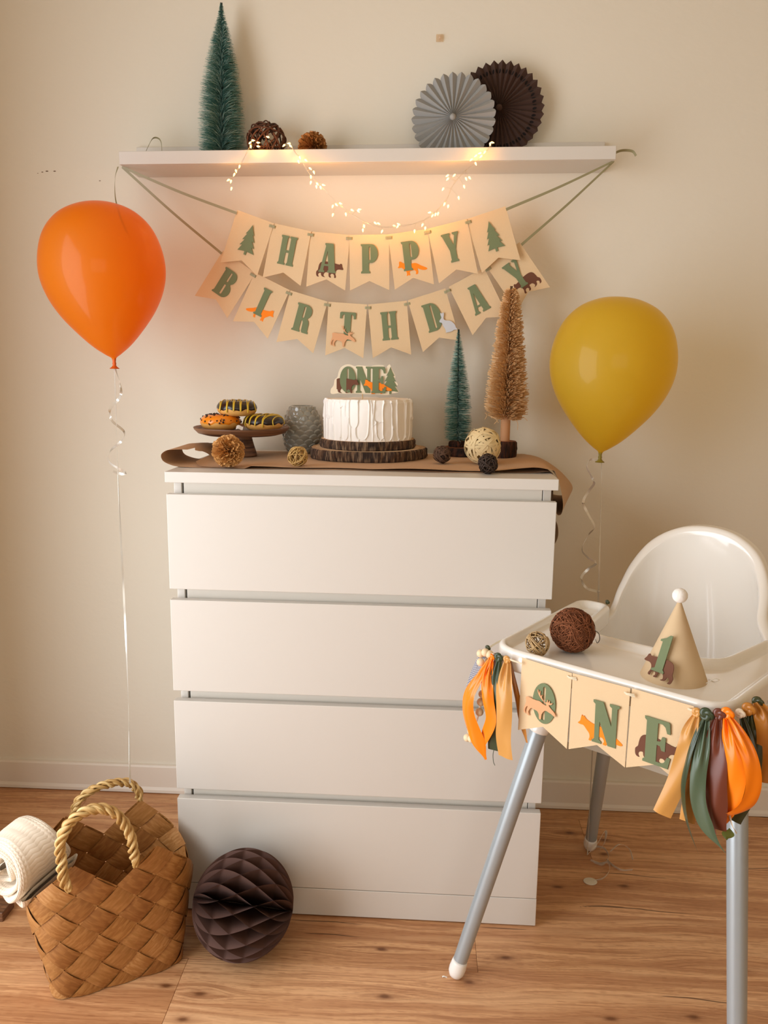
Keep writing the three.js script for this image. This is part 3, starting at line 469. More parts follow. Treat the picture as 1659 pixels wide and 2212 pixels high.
// a ball of fringed paper: pleated blades pointing every way
function pompom(name, label, pos, r, m, nB, seedv) {
  const t = thing(name, label, 'paper pompom', pos);
  const list = [];
  for (let i = 0; i < nB; i++) {
    const y = 1 - 2 * (i + 0.5) / nB, a = i * 2.399963, rad = Math.sqrt(1 - y * y), d = V(Math.cos(a) * rad, y, Math.sin(a) * rad).add(V(rr(-0.12, 0.12), rr(-0.12, 0.12), rr(-0.12, 0.12))).normalize();
    const s = V(rr(-1, 1), rr(-1, 1), rr(-1, 1)).cross(d).normalize(), n = V().crossVectors(d, s), len = r * rr(0.86, 1.02), w = r * rr(0.16, 0.26), curl = rr(-0.25, 0.25) * r;
    list.push(grid(3, 4, (u, v) => { const q = d.clone().multiplyScalar(v * len).addScaledVector(s, (u - 0.5) * w * (0.15 + v)).addScaledVector(n, curl * v * v * 0.5 + Math.sin(u * 6.3) * r * 0.035 * v); return q; }));
  }
  part('paper_fringe', merge(list), m, t).userData.kind = 'stuff';
  part('core', new THREE.IcosahedronGeometry(r * 0.5, 2), mat(0x7a4f28, 0.9), t);
  return t;
}
pompom('paper_pompom', 'small brown paper pompom sitting on the shelf right of the vine ball', [-0.2087, shelfY(-0.21) + 0.034, 0.07], 0.036, phys(0xb67a3e, 0.6), 420);
// ------------------------------------------------------------------ folded paper fans
function rosette(name, label, pos, R0, n, m, rot, holes, mHole) {
  const t = thing(name, label, 'paper fan', pos); t.rotation.set(...rot, 'YXZ');
  const depth = 0.011;
  // each pleat blade runs from the centre to a pointed outer edge
  const list = [], cuts = [];
  for (let i = 0; i < n * 2; i++) {
    const a0 = i / (n * 2) * Math.PI * 2, a1 = (i + 1) / (n * 2) * Math.PI * 2, front0 = i % 2 === 0;
    const P = (a, v, front) => { const rr0 = 0.008 + v * (R0 * (front ? (holes ? 1.0 : 0.965) : 0.945) - 0.008); return V(Math.cos(a) * rr0, Math.sin(a) * rr0, (front ? 1 : -1) * depth * (0.35 + 0.65 * v) * 0.5 + 0.012 * (1 - v) * (1 - v)); };
    list.push(grid(holes ? 1 : 6, 6, (u, v) => { const A = P(a0, v, front0), B2 = P(a1, v, !front0); const q = A.lerp(B2, u); if (!holes) { const k = 1 + 0.055 * v * v * v * Math.sqrt(Math.max(0, 1 - Math.pow((front0 ? u : 1 - u), 2))); q.x *= k; q.y *= k; } return { x: q.x, y: q.y, z: q.z }; }));
    if (holes) { const v = 0.78, am = lerp(a0, a1, 0.5); const A = P(a0, v, front0), B2 = P(a1, v, !front0), c = A.clone().lerp(B2, 0.5), tn = B2.clone().sub(A).multiplyScalar(0.30), rd = V(Math.cos(am), Math.sin(am), 0).multiplyScalar(0.0048), nn = V().crossVectors(tn, rd).normalize(); if (nn.z < 0) nn.negate(); c.addScaledVector(nn, 0.0004);
      const ring = Array.from({ length: 10 }, (_, k) => { const f = k / 10 * 6.283; return c.clone().addScaledVector(tn, Math.cos(f)).addScaledVector(rd, Math.sin(f) * (Math.sin(f) > 0 ? 1.25 : 0.8)); });
      const g = new THREE.BufferGeometry().setFromPoints(ring.flatMap((p, k) => [c, p, ring[(k + 1) % 10]])); g.computeVertexNormals(); cuts.push(g); }
  }
  part('pleats', merge(list.map((g) => toCreasedNormals(g, 0.3))), m, t);
  if (holes) part('punched_holes', merge(cuts), mHole, t).userData.kind = 'stuff';
  part('centre_knot', lathe([[0, 0.019], [0.003, 0.0185], [0.006, 0.016], [0.008, 0.012], [0.0075, 0.008]], 16).rotateX(Math.PI / 2), m, t);
  return t;
}
rosette('paper_fan_rosette', 'dark brown pleated paper fan with punched holes leaning on the wall', [0.236, 1.83, 0.034], 0.108, 34, mat(0x4a3329, 0.9), [0, -0.06, 0.05], true, mat(0x160d09, 1));
rosette('paper_fan_rosette', 'grey pleated paper fan with scalloped edge leaning in front of the brown one', [0.127, 1.799, 0.072], 0.0985, 29, mat(0x9b9a96, 0.85), [0, -0.14, 0.1], false);
// ------------------------------------------------------------------ kraft paper runner on the chest
const crepeTex = texture(256, 256, (u, v) => 0.5 + 0.5 * (fbm(u * 120, v * 10, 2, 2, 120, 10) - 0.5) + 0.3 * (fbm(u * 40, v * 40, 5, 2, 40, 40) - 0.5), false);
const kraft = mat(0xc4a07e, 0.85, { bumpMap: crepeTex, bumpScale: 0.0006 });
crepeTex.repeat.set(6, 6);
{
  const t = thing('table_runner', 'brown kraft crepe paper runner lying along the chest top and spilling over its right edge', 'table runner', [0, TOP, 0]);
  // profile along the chest: bottom layer, a loose loop past the left end, the top layer, then over the right edge
  const prof = splinePts([V(0.20, 0.0008, 0), V(-0.2, 0.0008, 0), V(-0.42, 0.001, 0), V(-0.462, 0.004, 0), V(-0.484, 0.014, 0), V(-0.487, 0.026, 0), V(-0.474, 0.036, 0), V(-0.456, 0.036, 0), V(-0.437, 0.028, 0), V(-0.42, 0.014, 0), V(-0.403, 0.004, 0), V(-0.37, 0.0016, 0), V(-0.25, 0.0018, 0), V(0.0, 0.0018, 0), V(0.2, 0.0018, 0), V(0.27, 0.003, 0), V(0.325, 0.006, 0), V(0.354, 0.002, 0), V(0.382, -0.016, 0), V(0.408, -0.045, 0), V(0.42, -0.07, 0), V(0.414, -0.086, 0), V(0.392, -0.09, 0), V(0.372, -0.084, 0)], 220);
  const n = prof.length - 1;
  part('paper_layer', grid(n, 30, (u, v) => {
    const k = Math.round(u * n), p = prof[k], x = p.x, f = k / n;
    const top = f > 0.36;
    // the strip makes a half twist in its loop: forward below, back above
    const low = smooth(-0.35, -0.43, x) * (f < 0.4 ? 1 : 0), turn2 = smooth(0.27, 0.40, f), up = f >= 0.33 ? smooth(-0.405, -0.46, x) * (f < 0.55 ? 1 : 0) : 0;
    let z0 = 0.075, z1 = 0.432 + 0.005 * Math.sin(x * 15) - 0.002 * Math.sin(x * 47);
    if (top) z1 += -0.004 + 0.004 * Math.sin(x * 21 + 1);
    const lowW = low * (1 - turn2), upW = Math.max(up, low * turn2);
    z0 += 0.20 * lowW + 0.02 * upW; z1 -= 0.14 * upW;
    const over = smooth(0.30, 0.43, x) * (f > 0.7 ? 1 : 0); z0 += 0.06 * over; z1 -= 0.02 * over;
    const z = lerp(z0, z1, v), edge = smooth(0.75, 1, v);
    let y = p.y; const xo = f > 0.7 && x > 0.347 ? 0.347 + (x - 0.347) * (1.3 - 0.95 * v) : x;
    if (top && x > -0.3 && x < 0.36) y += edge * (0.002 + 0.0035 * Math.max(0, Math.sin(x * 17 + 0.5)) + 0.006 * smooth(0.2, 0.29, x) * (1 - smooth(0.30, 0.36, x)));
    return { x: xo, y: Math.max(y, x < 0.345 && x > -0.456 ? 0.0006 : -1), z, u: f * 1.5, v: v * 0.4 };
  }), kraft, t);
  const p2 = splinePts([V(0.12, 0.0006, 0), V(0.3, 0.0007, 0), V(0.344, 0.0012, 0), V(0.3535, -0.012, 0), V(0.354, -0.05, 0), V(0.3565, -0.09, 0), V(0.369, -0.12, 0), V(0.3705, -0.145, 0), V(0.362, -0.165, 0), V(0.357, -0.172, 0)], 60), m = p2.length - 1;
  part('paper_layer', grid(m, 20, (u, v) => { const p = p2[Math.round(u * m)]; return { x: p.x, y: p.y + 0.0003, z: lerp(0.1, 0.418 + 0.004 * Math.sin(p.x * 30) - 0.04 * smooth(0.34, 0.36, p.x), v), u: u * 0.6, v: v * 0.4 }; }), kraft, t);
}
const RT = TOP + 0.0022;   // top of the runner
// ------------------------------------------------------------------ cake stand and doughnuts
const walnutTex = texture(512, 256, (u, v) => { const r = fbm(u * 4 + fbm(u * 3, v * 3, 1, 2), v * 40, 3, 4); return mixc(hex(0x4c2f1e), hex(0x8e6343), smooth(0.2, 0.8, r)); });
const walnut = phys(0xffffff, 0.5, { map: walnutTex });
const ST = [-0.364, 0.2];
{
  const t = thing('cake_stand', 'round dark wooden cake stand on a flared foot holding three doughnuts', 'cake stand', [ST[0], RT, ST[1]]);
  part('plate', lathe([[0, 0.049], [0.04, 0.049], [0.085, 0.051], [0.103, 0.056], [0.112, 0.065], [0.1135, 0.0695], [0.112, 0.0705], [0.109, 0.070], [0.103, 0.065], [0.098, 0.0635], [0, 0.0635]], 96), walnut, t);
  part('pedestal', lathe([[0, 0], [0.0345, 0], [0.036, 0.0015], [0.0355, 0.004], [0.029, 0.025], [0.0245, 0.042], [0.0235, 0.0485], [0.026, 0.0505], [0, 0.0505]], 64), walnut, t);
}
const doughTex = texture(256, 256, (u, v) => mixc(hex(0xd9a05a), hex(0xf6e4bf), smooth(0.25, 0.62, fbm(u * 5, v * 8, 2, 3, 5, 8) * 0.5 + 0.35)));
const dough = phys(0xe9bd78, 0.65, { map: doughTex, sheen: 0.3 });
const icingM = { choc: phys(0x1f110b, 0.3, { clearcoat: 0.25, clearcoatRoughness: 0.25 }), orange: phys(0xf08a12, 0.3, { clearcoat: 0.4, clearcoatRoughness: 0.25 }) };
const drizzleM = phys(0xd8b533, 0.3), crumbM = phys(0x20100a, 0.5);
function ringPt(a, b, off = 0) { const R0 = 0.0278, q = 0.0188 + off, c = Math.cos(b), s = Math.sin(b), h = s > 0 ? 0.0182 + off : 0.0155 + off; const r = R0 + q * c * (1 + 0.02 * Math.sin(a * 3)); return V(Math.cos(a) * r, h * s, Math.sin(a) * r); }
function doughnut(label, pos, kind, tilt, turn) {
  const t = thing('doughnut', label, 'doughnut', pos, turn); t.rotation.x = tilt[0]; t.rotation.z = tilt[1];
  part('dough', grid(64, 28, (u, v) => { const a = u * 6.28319, b = v * 6.28319, p = ringPt(a, b); return { x: p.x, y: p.y, z: p.z, u: u * 2, v }; }, true), dough, t);
  const lo = (a, s) => (s > 0 ? -0.12 : 0.0) + 0.10 * Math.sin(a * 7 + s) + 0.06 * Math.sin(a * 13 + 1);
  const ic = part('icing', grid(96, 20, (u, v) => { const a = u * 6.28319, b0 = lo(a, 1) + 0.1, b1 = Math.PI - lo(a, -1) - 0.15, b = lerp(b0, b1, v), e = Math.min(v, 1 - v), p = ringPt(a, b, 0.0016 * Math.sqrt(clamp(e / 0.08, 0, 1))); return { x: p.x, y: p.y, z: p.z, u, v }; }, true), icingM[kind], t);
  if (kind === 'choc') {   // a zigzag of yellow icing piped across the top
    const pts = [];
    const K = 11;
    for (let i = 0; i <= K * 24; i++) {
      const s = i / 24, x = lerp(-0.042, 0.042, s / K), ph = s % 2, tri = ph < 1 ? lerp(-1, 1, ph) : lerp(1, -1, ph - 1), lim = Math.sqrt(Math.max(0, 0.0455 ** 2 - x * x)), z = clamp(tri * 1.25, -1, 1) * lim;
      const r = Math.hypot(x, z), a = Math.atan2(z, x), c = clamp((r - 0.0278) / 0.0192, -0.96, 0.99); if (r < 0.0095) continue;
      let b = Math.acos(c); if (Math.abs(tri) > 0.82) b = Math.min(b, 0.1 - (Math.abs(tri) - 0.82) * 1.6 * (Math.floor(s) % 3 ? 1 : 1.6));
      pts.push(ringPt(a, b, 0.0022));
    }
    part('drizzle', new THREE.TubeGeometry(new THREE.CatmullRomCurve3(pts, false, 'centripetal'), 500, 0.0013, 6), drizzleM, t);
  } else {
    const list = [];
    for (let i = 0; i < 120; i++) { const a = rr(0, 6.283), b = rr(-0.1, 2.6), p = ringPt(a, b, 0.002), g = new THREE.IcosahedronGeometry(rr(0.0014, 0.0031), 0).scale(1, rr(0.5, 1), rr(0.8, 1.7)).rotateX(rr(0, 3)).rotateY(rr(0, 3)).translate(p.x, p.y, p.z); list.push(g); }
    part('chocolate_crumbs', merge(list), crumbM, t).userData.kind = 'stuff';
  }
  return t;
}
const PY = RT + 0.0635 + 0.0157;
doughnut('orange iced doughnut with chocolate crumbs, lower left on the stand', [ST[0] - 0.048, PY, ST[1] + 0.012], 'orange', [0, 0], 0.4);
doughnut('chocolate iced doughnut with yellow zigzag, lower right on the stand', [ST[0] + 0.0535, PY, ST[1] - 0.002], 'choc', [0.02, 0], -0.5);
doughnut('chocolate iced doughnut with yellow zigzag, topmost of the pile', [ST[0] - 0.010, PY + 0.0335, ST[1] + 0.002], 'choc', [0.03, -0.02], 0.15);
tag(part('paper_napkin', grid(6, 6, (u, v) => V((u - 0.5) * 0.016, 0.002 + 0.008 * v + 0.002 * Math.sin(u * 5), (v - 0.5) * -0.008)), mat(0xeae4dc, 0.9), scene), 'tiny folded white paper tucked between the two lower doughnuts', 'paper').position.set(ST[0] + 0.004, RT + 0.0645, ST[1] + 0.04);
pompom('paper_pompom', 'golden brown crumpled paper pompom in front of the cake stand foot', [-0.3415, 1.0368, 0.4386 - 0.012], 0.0352, phys(0xdca562, 0.45, { sheen: 0.3 }), 620);
// ------------------------------------------------------------------ grey scale-pattern lantern
{
  const t = thing('ceramic_vase', 'rounded glossy grey ceramic vase covered in overlapping scales, behind the cake', 'vase', [-0.2335, RT, 0.098]);
  const prof = SPR([[0, 0.032], [0.03, 0.036], [0.15, 0.0425], [0.35, 0.0475], [0.5, 0.0482], [0.65, 0.0462], [0.8, 0.041], [0.92, 0.0335], [1, 0.029]]), H = 0.117, rows = 10, cols = 12;
  const scale = (a, v) => {
    const vv = v * rows; let h = 0;
    for (let j = Math.floor(vv) - 1; j <= Math.floor(vv) + 1; j++) {      // lower rows lie in front
      const cx = (a / 6.28319 * cols + (j & 1 ? 0.5 : 0)), fx = cx - Math.round(cx), dy = (vv - j) / 1.25, dx = fx / 0.56, d = dx * dx + dy * dy;
      if (dy >= 0 && d < 1) return 0.0044 * (0.22 + 0.78 * Math.min(1, dy * 1.25)) * Math.pow(1 - d * d * d, 0.4);
    }
    return h;
  };
  const body = grid(288, 170, (u, v) => { const a = u * 6.28319, r = prof(v) + scale(a, v) * smooth(0, 0.04, v) * (1 - smooth(0.985, 1, v)); return { x: Math.cos(a) * r, y: v * H, z: -Math.sin(a) * r, u, v }; }, true);
  const glaze = phys(0x8e8c80, 0.14, { clearcoat: 0.8, clearcoatRoughness: 0.06 });
  part('body', body, glaze, t);
  part('inner_wall', lathe([[0.029, H], [0.0275, H + 0.001], [0.026, H - 0.001], [0.03, H * 0.9], [0.042, H * 0.5], [0.03, 0.006], [0, 0.004], [0, 0], [0.032, 0]], 48), glaze, t);
}
// ------------------------------------------------------------------ wood slices, cake, cake topper
const CK = [-0.062, 0.172];
{
  let t = thing('wood_slice', 'larger round wood slice with dark rough bark, under the smaller slice', 'wood slice', [CK[0], RT, CK[1]], 0.3); woodSlice(t, 0.137, 0.0245, 1.3);
  t = thing('wood_slice', 'smaller round wood slice with brown bark carrying the white cake', 'wood slice', [CK[0] + 0.001, RT + 0.0245, CK[1] - 0.004], 1.4); woodSlice(t, 0.1165, 0.021, 2.1);
}
const CY = RT + 0.0455;
{
  const t = thing('birthday_cake', 'white frosted round cake with upright knife strokes, on stacked wood slices', 'cake', [CK[0], CY, CK[1]]);
  const S = [];
  for (let i = 0; i < 62; i++) { const a = (i % 31) / 31 * 6.28319 + rr(-0.08, 0.08), top = i >= 31; S.push([a, rr(0.085, 0.15), top ? rr(0.25, 0.6) : rr(-0.2, 0.05), top ? 1.08 : rr(0.85, 1.1), rr(-0.0016, 0.0016), rr(-0.03, 0.03)]); }
  S.sort(() => rnd() - 0.5);
  const relief = (a, v) => {
    let h = (fbm(a * 9, v * 6, 4, 3) - 0.5) * 0.0012;
    for (const [c, w, y0, y1, tl, lean] of S) {
      let d = a - c - lean * v * 2; d -= Math.round(d / 6.28319) * 6.28319; const my = (y0 + y1) / 2, ry = (y1 - y0) / 2, e = (v - my) / ry; if (Math.abs(e) > 1.05) continue;
      const ww = w * Math.pow(Math.max(0.0, 1 - Math.pow(Math.abs(e), 6)), 0.5) + 0.001, q = d / ww; if (Math.abs(q) > 1.25) continue;
      const inside = 1 - smooth(0.92, 1.0, Math.abs(q)); h = lerp(h, tl * q * 0.8 + (fbm(a * 14, v * 10, 9, 2) - 0.5) * 0.0005, inside);
      h = Math.max(h, h + 0.0034 * Math.exp(-Math.pow((Math.abs(q) - 1) / 0.10, 2)) * (0.5 + 0.5 * vnoise(c * 5, v * 6, 3)));
    }
    return h;
  };
  const H = 0.0935, R0 = 0.1045, icing = phys(0xfffaf2, 0.5, { sheen: 0.2 });
  const side = grid(560, 60, (u, v) => { const a = u * 6.28319, k = smooth(1, 0.93, v), r = R0 + relief(a, v) * 1.0 - (1 - k) * 0.0025; return { x: Math.cos(a) * r, y: v * H + (v > 0.97 ? 0.0022 * vnoise(a * 9, 1, 8) : 0), z: -Math.sin(a) * r, u, v }; }, true);
  part('frosting', side, icing, t);
  part('top_frosting', grid(120, 30, (u, v) => { const a = u * 6.28319, r = v * (R0 - 0.0024); return { x: Math.cos(a) * r, y: H - 0.0015 + 0.0014 * fbm(Math.cos(a) * r * 60 + 9, Math.sin(a) * r * 25 + 9, 6, 3) + 0.003 * smooth(0.9, 1, v) * vnoise(a * 9, 1, 8) , z: -Math.sin(a) * r, u, v }; }, true), icing, t);
  part('base', lathe([[0, 0], [R0 - 0.002, 0]], 64), icing, t);
}
{
  const t = thing('cake_topper', 'card topper reading ONE with bear, fox and fir, standing in the cake', 'cake topper', [-0.0755, CY + 0.0935, CK[1]]);
  // cream backing that follows the outline at a small distance: the pieces' own silhouettes, thickened
  const h = 0.062, y0 = 0.0145, pieces = [['O', -0.036], ['N', 0.002], ['E', 0.0385]];
  const grow = (pts, d) => { const n = pts.length, area = pts.reduce((s, p, i) => { const q = pts[(i + 1) % n]; return s + p[0] * q[1] - q[0] * p[1]; }, 0) > 0 ? 1 : -1; return pts.map((p, i) => { const a = pts[(i + n - 1) % n], b = pts[(i + 1) % n], tx = b[0] - a[0], ty = b[1] - a[1], l = Math.hypot(tx, ty) || 1; return [p[0] + ty / l * d * area, p[1] - tx / l * d * area]; }); };
  const back = [[-0.077, 0.0125], [-0.0715, 0.0105], [-0.06, 0.0125], [-0.04, 0.0115], [-0.02, 0.0125], [0.0, 0.0115], [0.03, 0.0115], [0.062, 0.0105], [0.068, 0.0135], [0.084, 0.0165], [0.0865, 0.0185], [0.080, 0.03], [0.084, 0.035], [0.076, 0.047], [0.0775, 0.054], [0.0685, 0.073], [0.064, 0.082], [0.059, 0.0795], [0.054, 0.072], [0.050, 0.0795], [0.024, 0.0795], [0.0185, 0.0775], [-0.014, 0.0795], [-0.019, 0.077], [-0.030, 0.081], [-0.042, 0.0805], [-0.053, 0.074], [-0.0595, 0.06], [-0.061, 0.051], [-0.068, 0.045], [-0.0705, 0.031], [-0.0775, 0.022]];
  const bk = extrude(splineShape(back, 4), 0.0012, 0.0002, 3).translate(0, 0, -0.0025);
  part('backing_card', bk, M.cardEdge, t);
  part('skewer', tube([V(-0.001, -0.05, -0.0033), V(-0.001, 0.03, -0.0033)], 0.0012, 4, 8), mat(0xd9b685, 0.7), t);
  for (const [ch, x] of pieces) letter(ch, h, t, x, y0 + h / 2, { O: 0.0004, N: -0.0012, E: 0.0022 }[ch]);
  deco('bear', 0.064, t, -0.041, y0 - 0.001, 0.0002).rotation.y = -0.13; deco('fox', 0.068, t, 0.036, y0 - 0.002, 0.0004); deco('fir', 0.064, t, 0.0655, y0 - 0.002, -0.0012);
}
// ------------------------------------------------------------------ small brush trees, slices and balls at the right end
{
  let t = thing('wood_slice', 'thick dark wood slice under the small green brush tree', 'wood slice', [0.169, RT, 0.099], 0.5); woodSlice(t, 0.047, 0.0215, 3.1, barkDark, ringDark);
  t = thing('bottle_brush_tree', 'small frosted green bottle-brush tree on dark wood discs, right of the cake', 'brush tree', [0.1578, RT + 0.0215, 0.101]); t.rotation.z = 0.02;
  const g = new THREE.Group(); g.name = 'wooden_foot'; t.add(g); woodSlice(g, 0.0225, 0.0145, 4.4, barkDark, ringDark);
  const H = 0.272, y0 = 0.014, rad = SPR([[0, 0.034], [0.1, 0.037], [0.3, 0.036], [0.5, 0.0295], [0.7, 0.020], [0.85, 0.0125], [0.95, 0.006], [1, 0.003]]);
  part('wire_stem', moved(merge([twist(H, 0.0015, 42, 0), twist(H, 0.0015, 42, Math.PI)]), 0, y0, 0), wireDark, t);
  part('bristles', moved(bristles(2000, H * 0.98, rad, 0.00046, { even: 0.8, rise: -0.02, min: 0.8, sag: 0.01 }), 0, y0 + 0.003, 0), brushGreen, t).userData.kind = 'stuff';
  part('frosted_bristles', moved(bristles(900, H * 0.98, rad, 0.0005, { even: 0.8, rise: -0.02, min: 0.9, sag: 0.01 }), 0, y0 + 0.003, 0), brushTip, t).userData.kind = 'stuff';
}
{
  const t = thing('bottle_brush_tree', 'taller tan straw brush tree on a bark-covered block, nearest the right end', 'brush tree', [0.2712, RT, 0.132]);
  t.rotation.z = -0.004;
  const g = new THREE.Group(); g.name = 'bark_block'; t.add(g); woodSlice(g, 0.031, 0.041, 5.2, barkDark, ringDark);
  part('trunk_dowel', lathe([[0, 0.04], [0.0118, 0.04], [0.0116, 0.11], [0, 0.11]], 32), mat(0xc89468, 0.7), t);
  const H = 0.305, y0 = 0.098, rad = SPR([[0, 0.045], [0.06, 0.056], [0.16, 0.0555], [0.35, 0.049], [0.55, 0.041], [0.75, 0.0325], [0.9, 0.025], [0.97, 0.019], [1, 0.012]]);
  const straw = phys(0xe6bd88, 0.55, { sheen: 0.3 }), straw2 = mat(0xd9a76c, 0.7);
  part('straw_bristles', moved(bristles(2600, H, rad, 0.00115, { even: 0.85, rise: 0.0, min: 0.74, tip: 0.95, sag: 0.12 }), 0, y0, 0), straw, t).userData.kind = 'stuff';
  part('inner_bristles', moved(bristles(1100, H, (f) => rad(f) * 0.9, 0.001, { even: 0.85, rise: 0.02, min: 0.8, tip: 0.9 }), 0, y0, 0), straw2, t).userData.kind = 'stuff';
  part('wire_stem', moved(merge([twist(H + 0.004, 0.002, 34, 0), twist(H + 0.004, 0.002, 34, Math.PI)]), 0, y0, 0), mat(0x5a3c22, 0.7), t);
  const loose = [[-0.045, 0.104, 0.012, -0.02, 0.086, 0.03], [0.018, 0.098, 0.02, 0.026, 0.07, 0.03], [0.03, 0.1, 0.01, 0.05, 0.092, 0.02], [-0.05, 0.108, 0.0, -0.052, 0.094, 0.02], [-0.02, 0.1, 0.02, -0.03, 0.083, 0.026]];
  part('loose_straws', merge(loose.map(([a, b, c, d, e, f]) => tube([V(a * 0.3, y0 + 0.006, c), V(a, b, c), V((a + d) / 2 + 0.004, (b + e) / 2 + 0.002, f), V(d, e, f)], 0.0007, 14, 4))), straw, t).userData.kind = 'stuff';
}
strandBall('wicker_ball', 'small golden wicker ball in front of the grey vase', 'wicker ball', [-0.1978, RT + 0.022, 0.393], 0.022, [['strands', strands(30, 0.022, 0.0017, 0.0005, { round: true, in: 0.9 }), gold], ['inner_strands', strands(22, 0.019, 0.0016, 0.0005, { round: true }), goldIn]]);
strandBall('wicker_ball', 'small matted dark brown ball right of the cake beside the dark wood slice', 'wicker ball', [0.1153, RT + 0.021, 0.288], 0.021, [['strands', strands(30, 0.021, 0.0026, 0.0006, { in: 0.84 }), choco], ['inner_strands', strands(26, 0.0175, 0.0026, 0.0006), chocoD]], [0.7, vineCore]);
strandBall('wicker_ball', 'large cream ball of flat wood strips in front of the straw tree', 'wicker ball', [0.2071, RT + 0.042, 0.281], 0.042, [['strips', strands(34, 0.042, 0.0058, 0.0007, { in: 0.93 }), cream], ['inner_strips', strands(26, 0.036, 0.0054, 0.0007), creamIn]]);
strandBall('wicker_ball', 'small open dark brown vine ball standing in front of the large cream ball', 'wicker ball', [0.2072, TOP + 0.0217, 0.4422], 0.0211, [['vine_strands', strands(24, 0.0211, 0.0027, 0.0006, { round: true, in: 0.9 }), mat(0x3b2a20, 0.75)], ['inner_strands', strands(16, 0.0185, 0.0024, 0.0006, { round: true }), mat(0x2c1d15, 0.8)]]);
// ------------------------------------------------------------------ balloons on silver curling ribbon
const silver = phys(0xe6e2d9, 0.25, { metalness: 0.45 });
function balloon(name, label, neck, centre, R0, m, knotM) {
  const t = thing(name, label, 'balloon', neck);
  const P = [[0.030, 0], [0.045, 0.03], [0.12, 0.08], [0.3, 0.22], [0.52, 0.45], [0.755, 0.75], [0.925, 1.08], [1.0, 1.42], [0.965, 1.78], [0.84, 2.10], [0.62, 2.34], [0.34, 2.475], [0.12, 2.515], [0, 2.52]];
  const c = new THREE.CatmullRomCurve3(P.map((p) => V(p[0], p[1], 0)), false, 'centripetal').getPoints(90).map((p) => [Math.max(0, p.x) * R0, p.y * R0]);
  const g = lathe(c, 72);
  const ax = V(...centre).sub(V(...neck)).normalize(); g.applyQuaternion(new THREE.Quaternion().setFromUnitVectors(V(0, 1, 0), ax));
  part('balloon_skin', g, m, t);
  const k = new THREE.Group(); k.name = 'neck'; t.add(k);
  part('knot', lathe([[0.0035, 0.003], [0.0042, 0], [0.0034, -0.005], [0.0044, -0.009], [0.0036, -0.0125], [0.0062, -0.0165], [0.0105, -0.0195], [0.0108, -0.0205], [0.006, -0.0195], [0.002, -0.017]], 24), knotM, k);
  return t;
}
const skin = (hexc) => phys(hexc, 0.5, { transmission: 0.7, thickness: 0, specularIntensity: 0.35, clearcoat: 0.5, clearcoatRoughness: 0.1 });
{
  const nk = [-0.629, 1.226, 0.3];
  const t = balloon('balloon', 'orange balloon floating on the left on a silver ribbon', nk, [-0.643, 1.389, 0.297], 0.1345, skin(0xffa50c), phys(0xd65a08, 0.5));
  const r = (x, y, z) => V(x - nk[0], y - nk[1], z - nk[2]);
  part('ribbon_string', band([r(-0.629, 1.212, 0.3), r(-0.605, 0.947, 0.370), r(-0.581, 0.699, 0.430), r(-0.558, 0.508, 0.490), r(-0.54, 0.331, 0.548)], 0.0042, (s) => V(Math.cos(0.4 + s * 5), 0, Math.sin(0.4 + s * 5)), 90), silver, t);
  part('curled_ribbon', band([r(-0.627, 1.206, 0.3), r(-0.617, 1.175, 0.303), r(-0.616, 1.15, 0.302), r(-0.629, 1.134, 0.292), r(-0.643, 1.115, 0.303), r(-0.634, 1.09, 0.317), r(-0.612, 1.064, 0.305), r(-0.622, 1.044, 0.290), r(-0.650, 1.016, 0.3), r(-0.645, 0.995, 0.315), r(-0.622, 0.978, 0.312), r(-0.613, 0.968, 0.302), r(-0.628, 0.966, 0.298), r(-0.643, 0.972, 0.303)], 0.0058, (s) => V(Math.cos(1 + s * 9) * 0.5, 1, Math.sin(1 + s * 9) * 0.5), 140), silver, t);
}
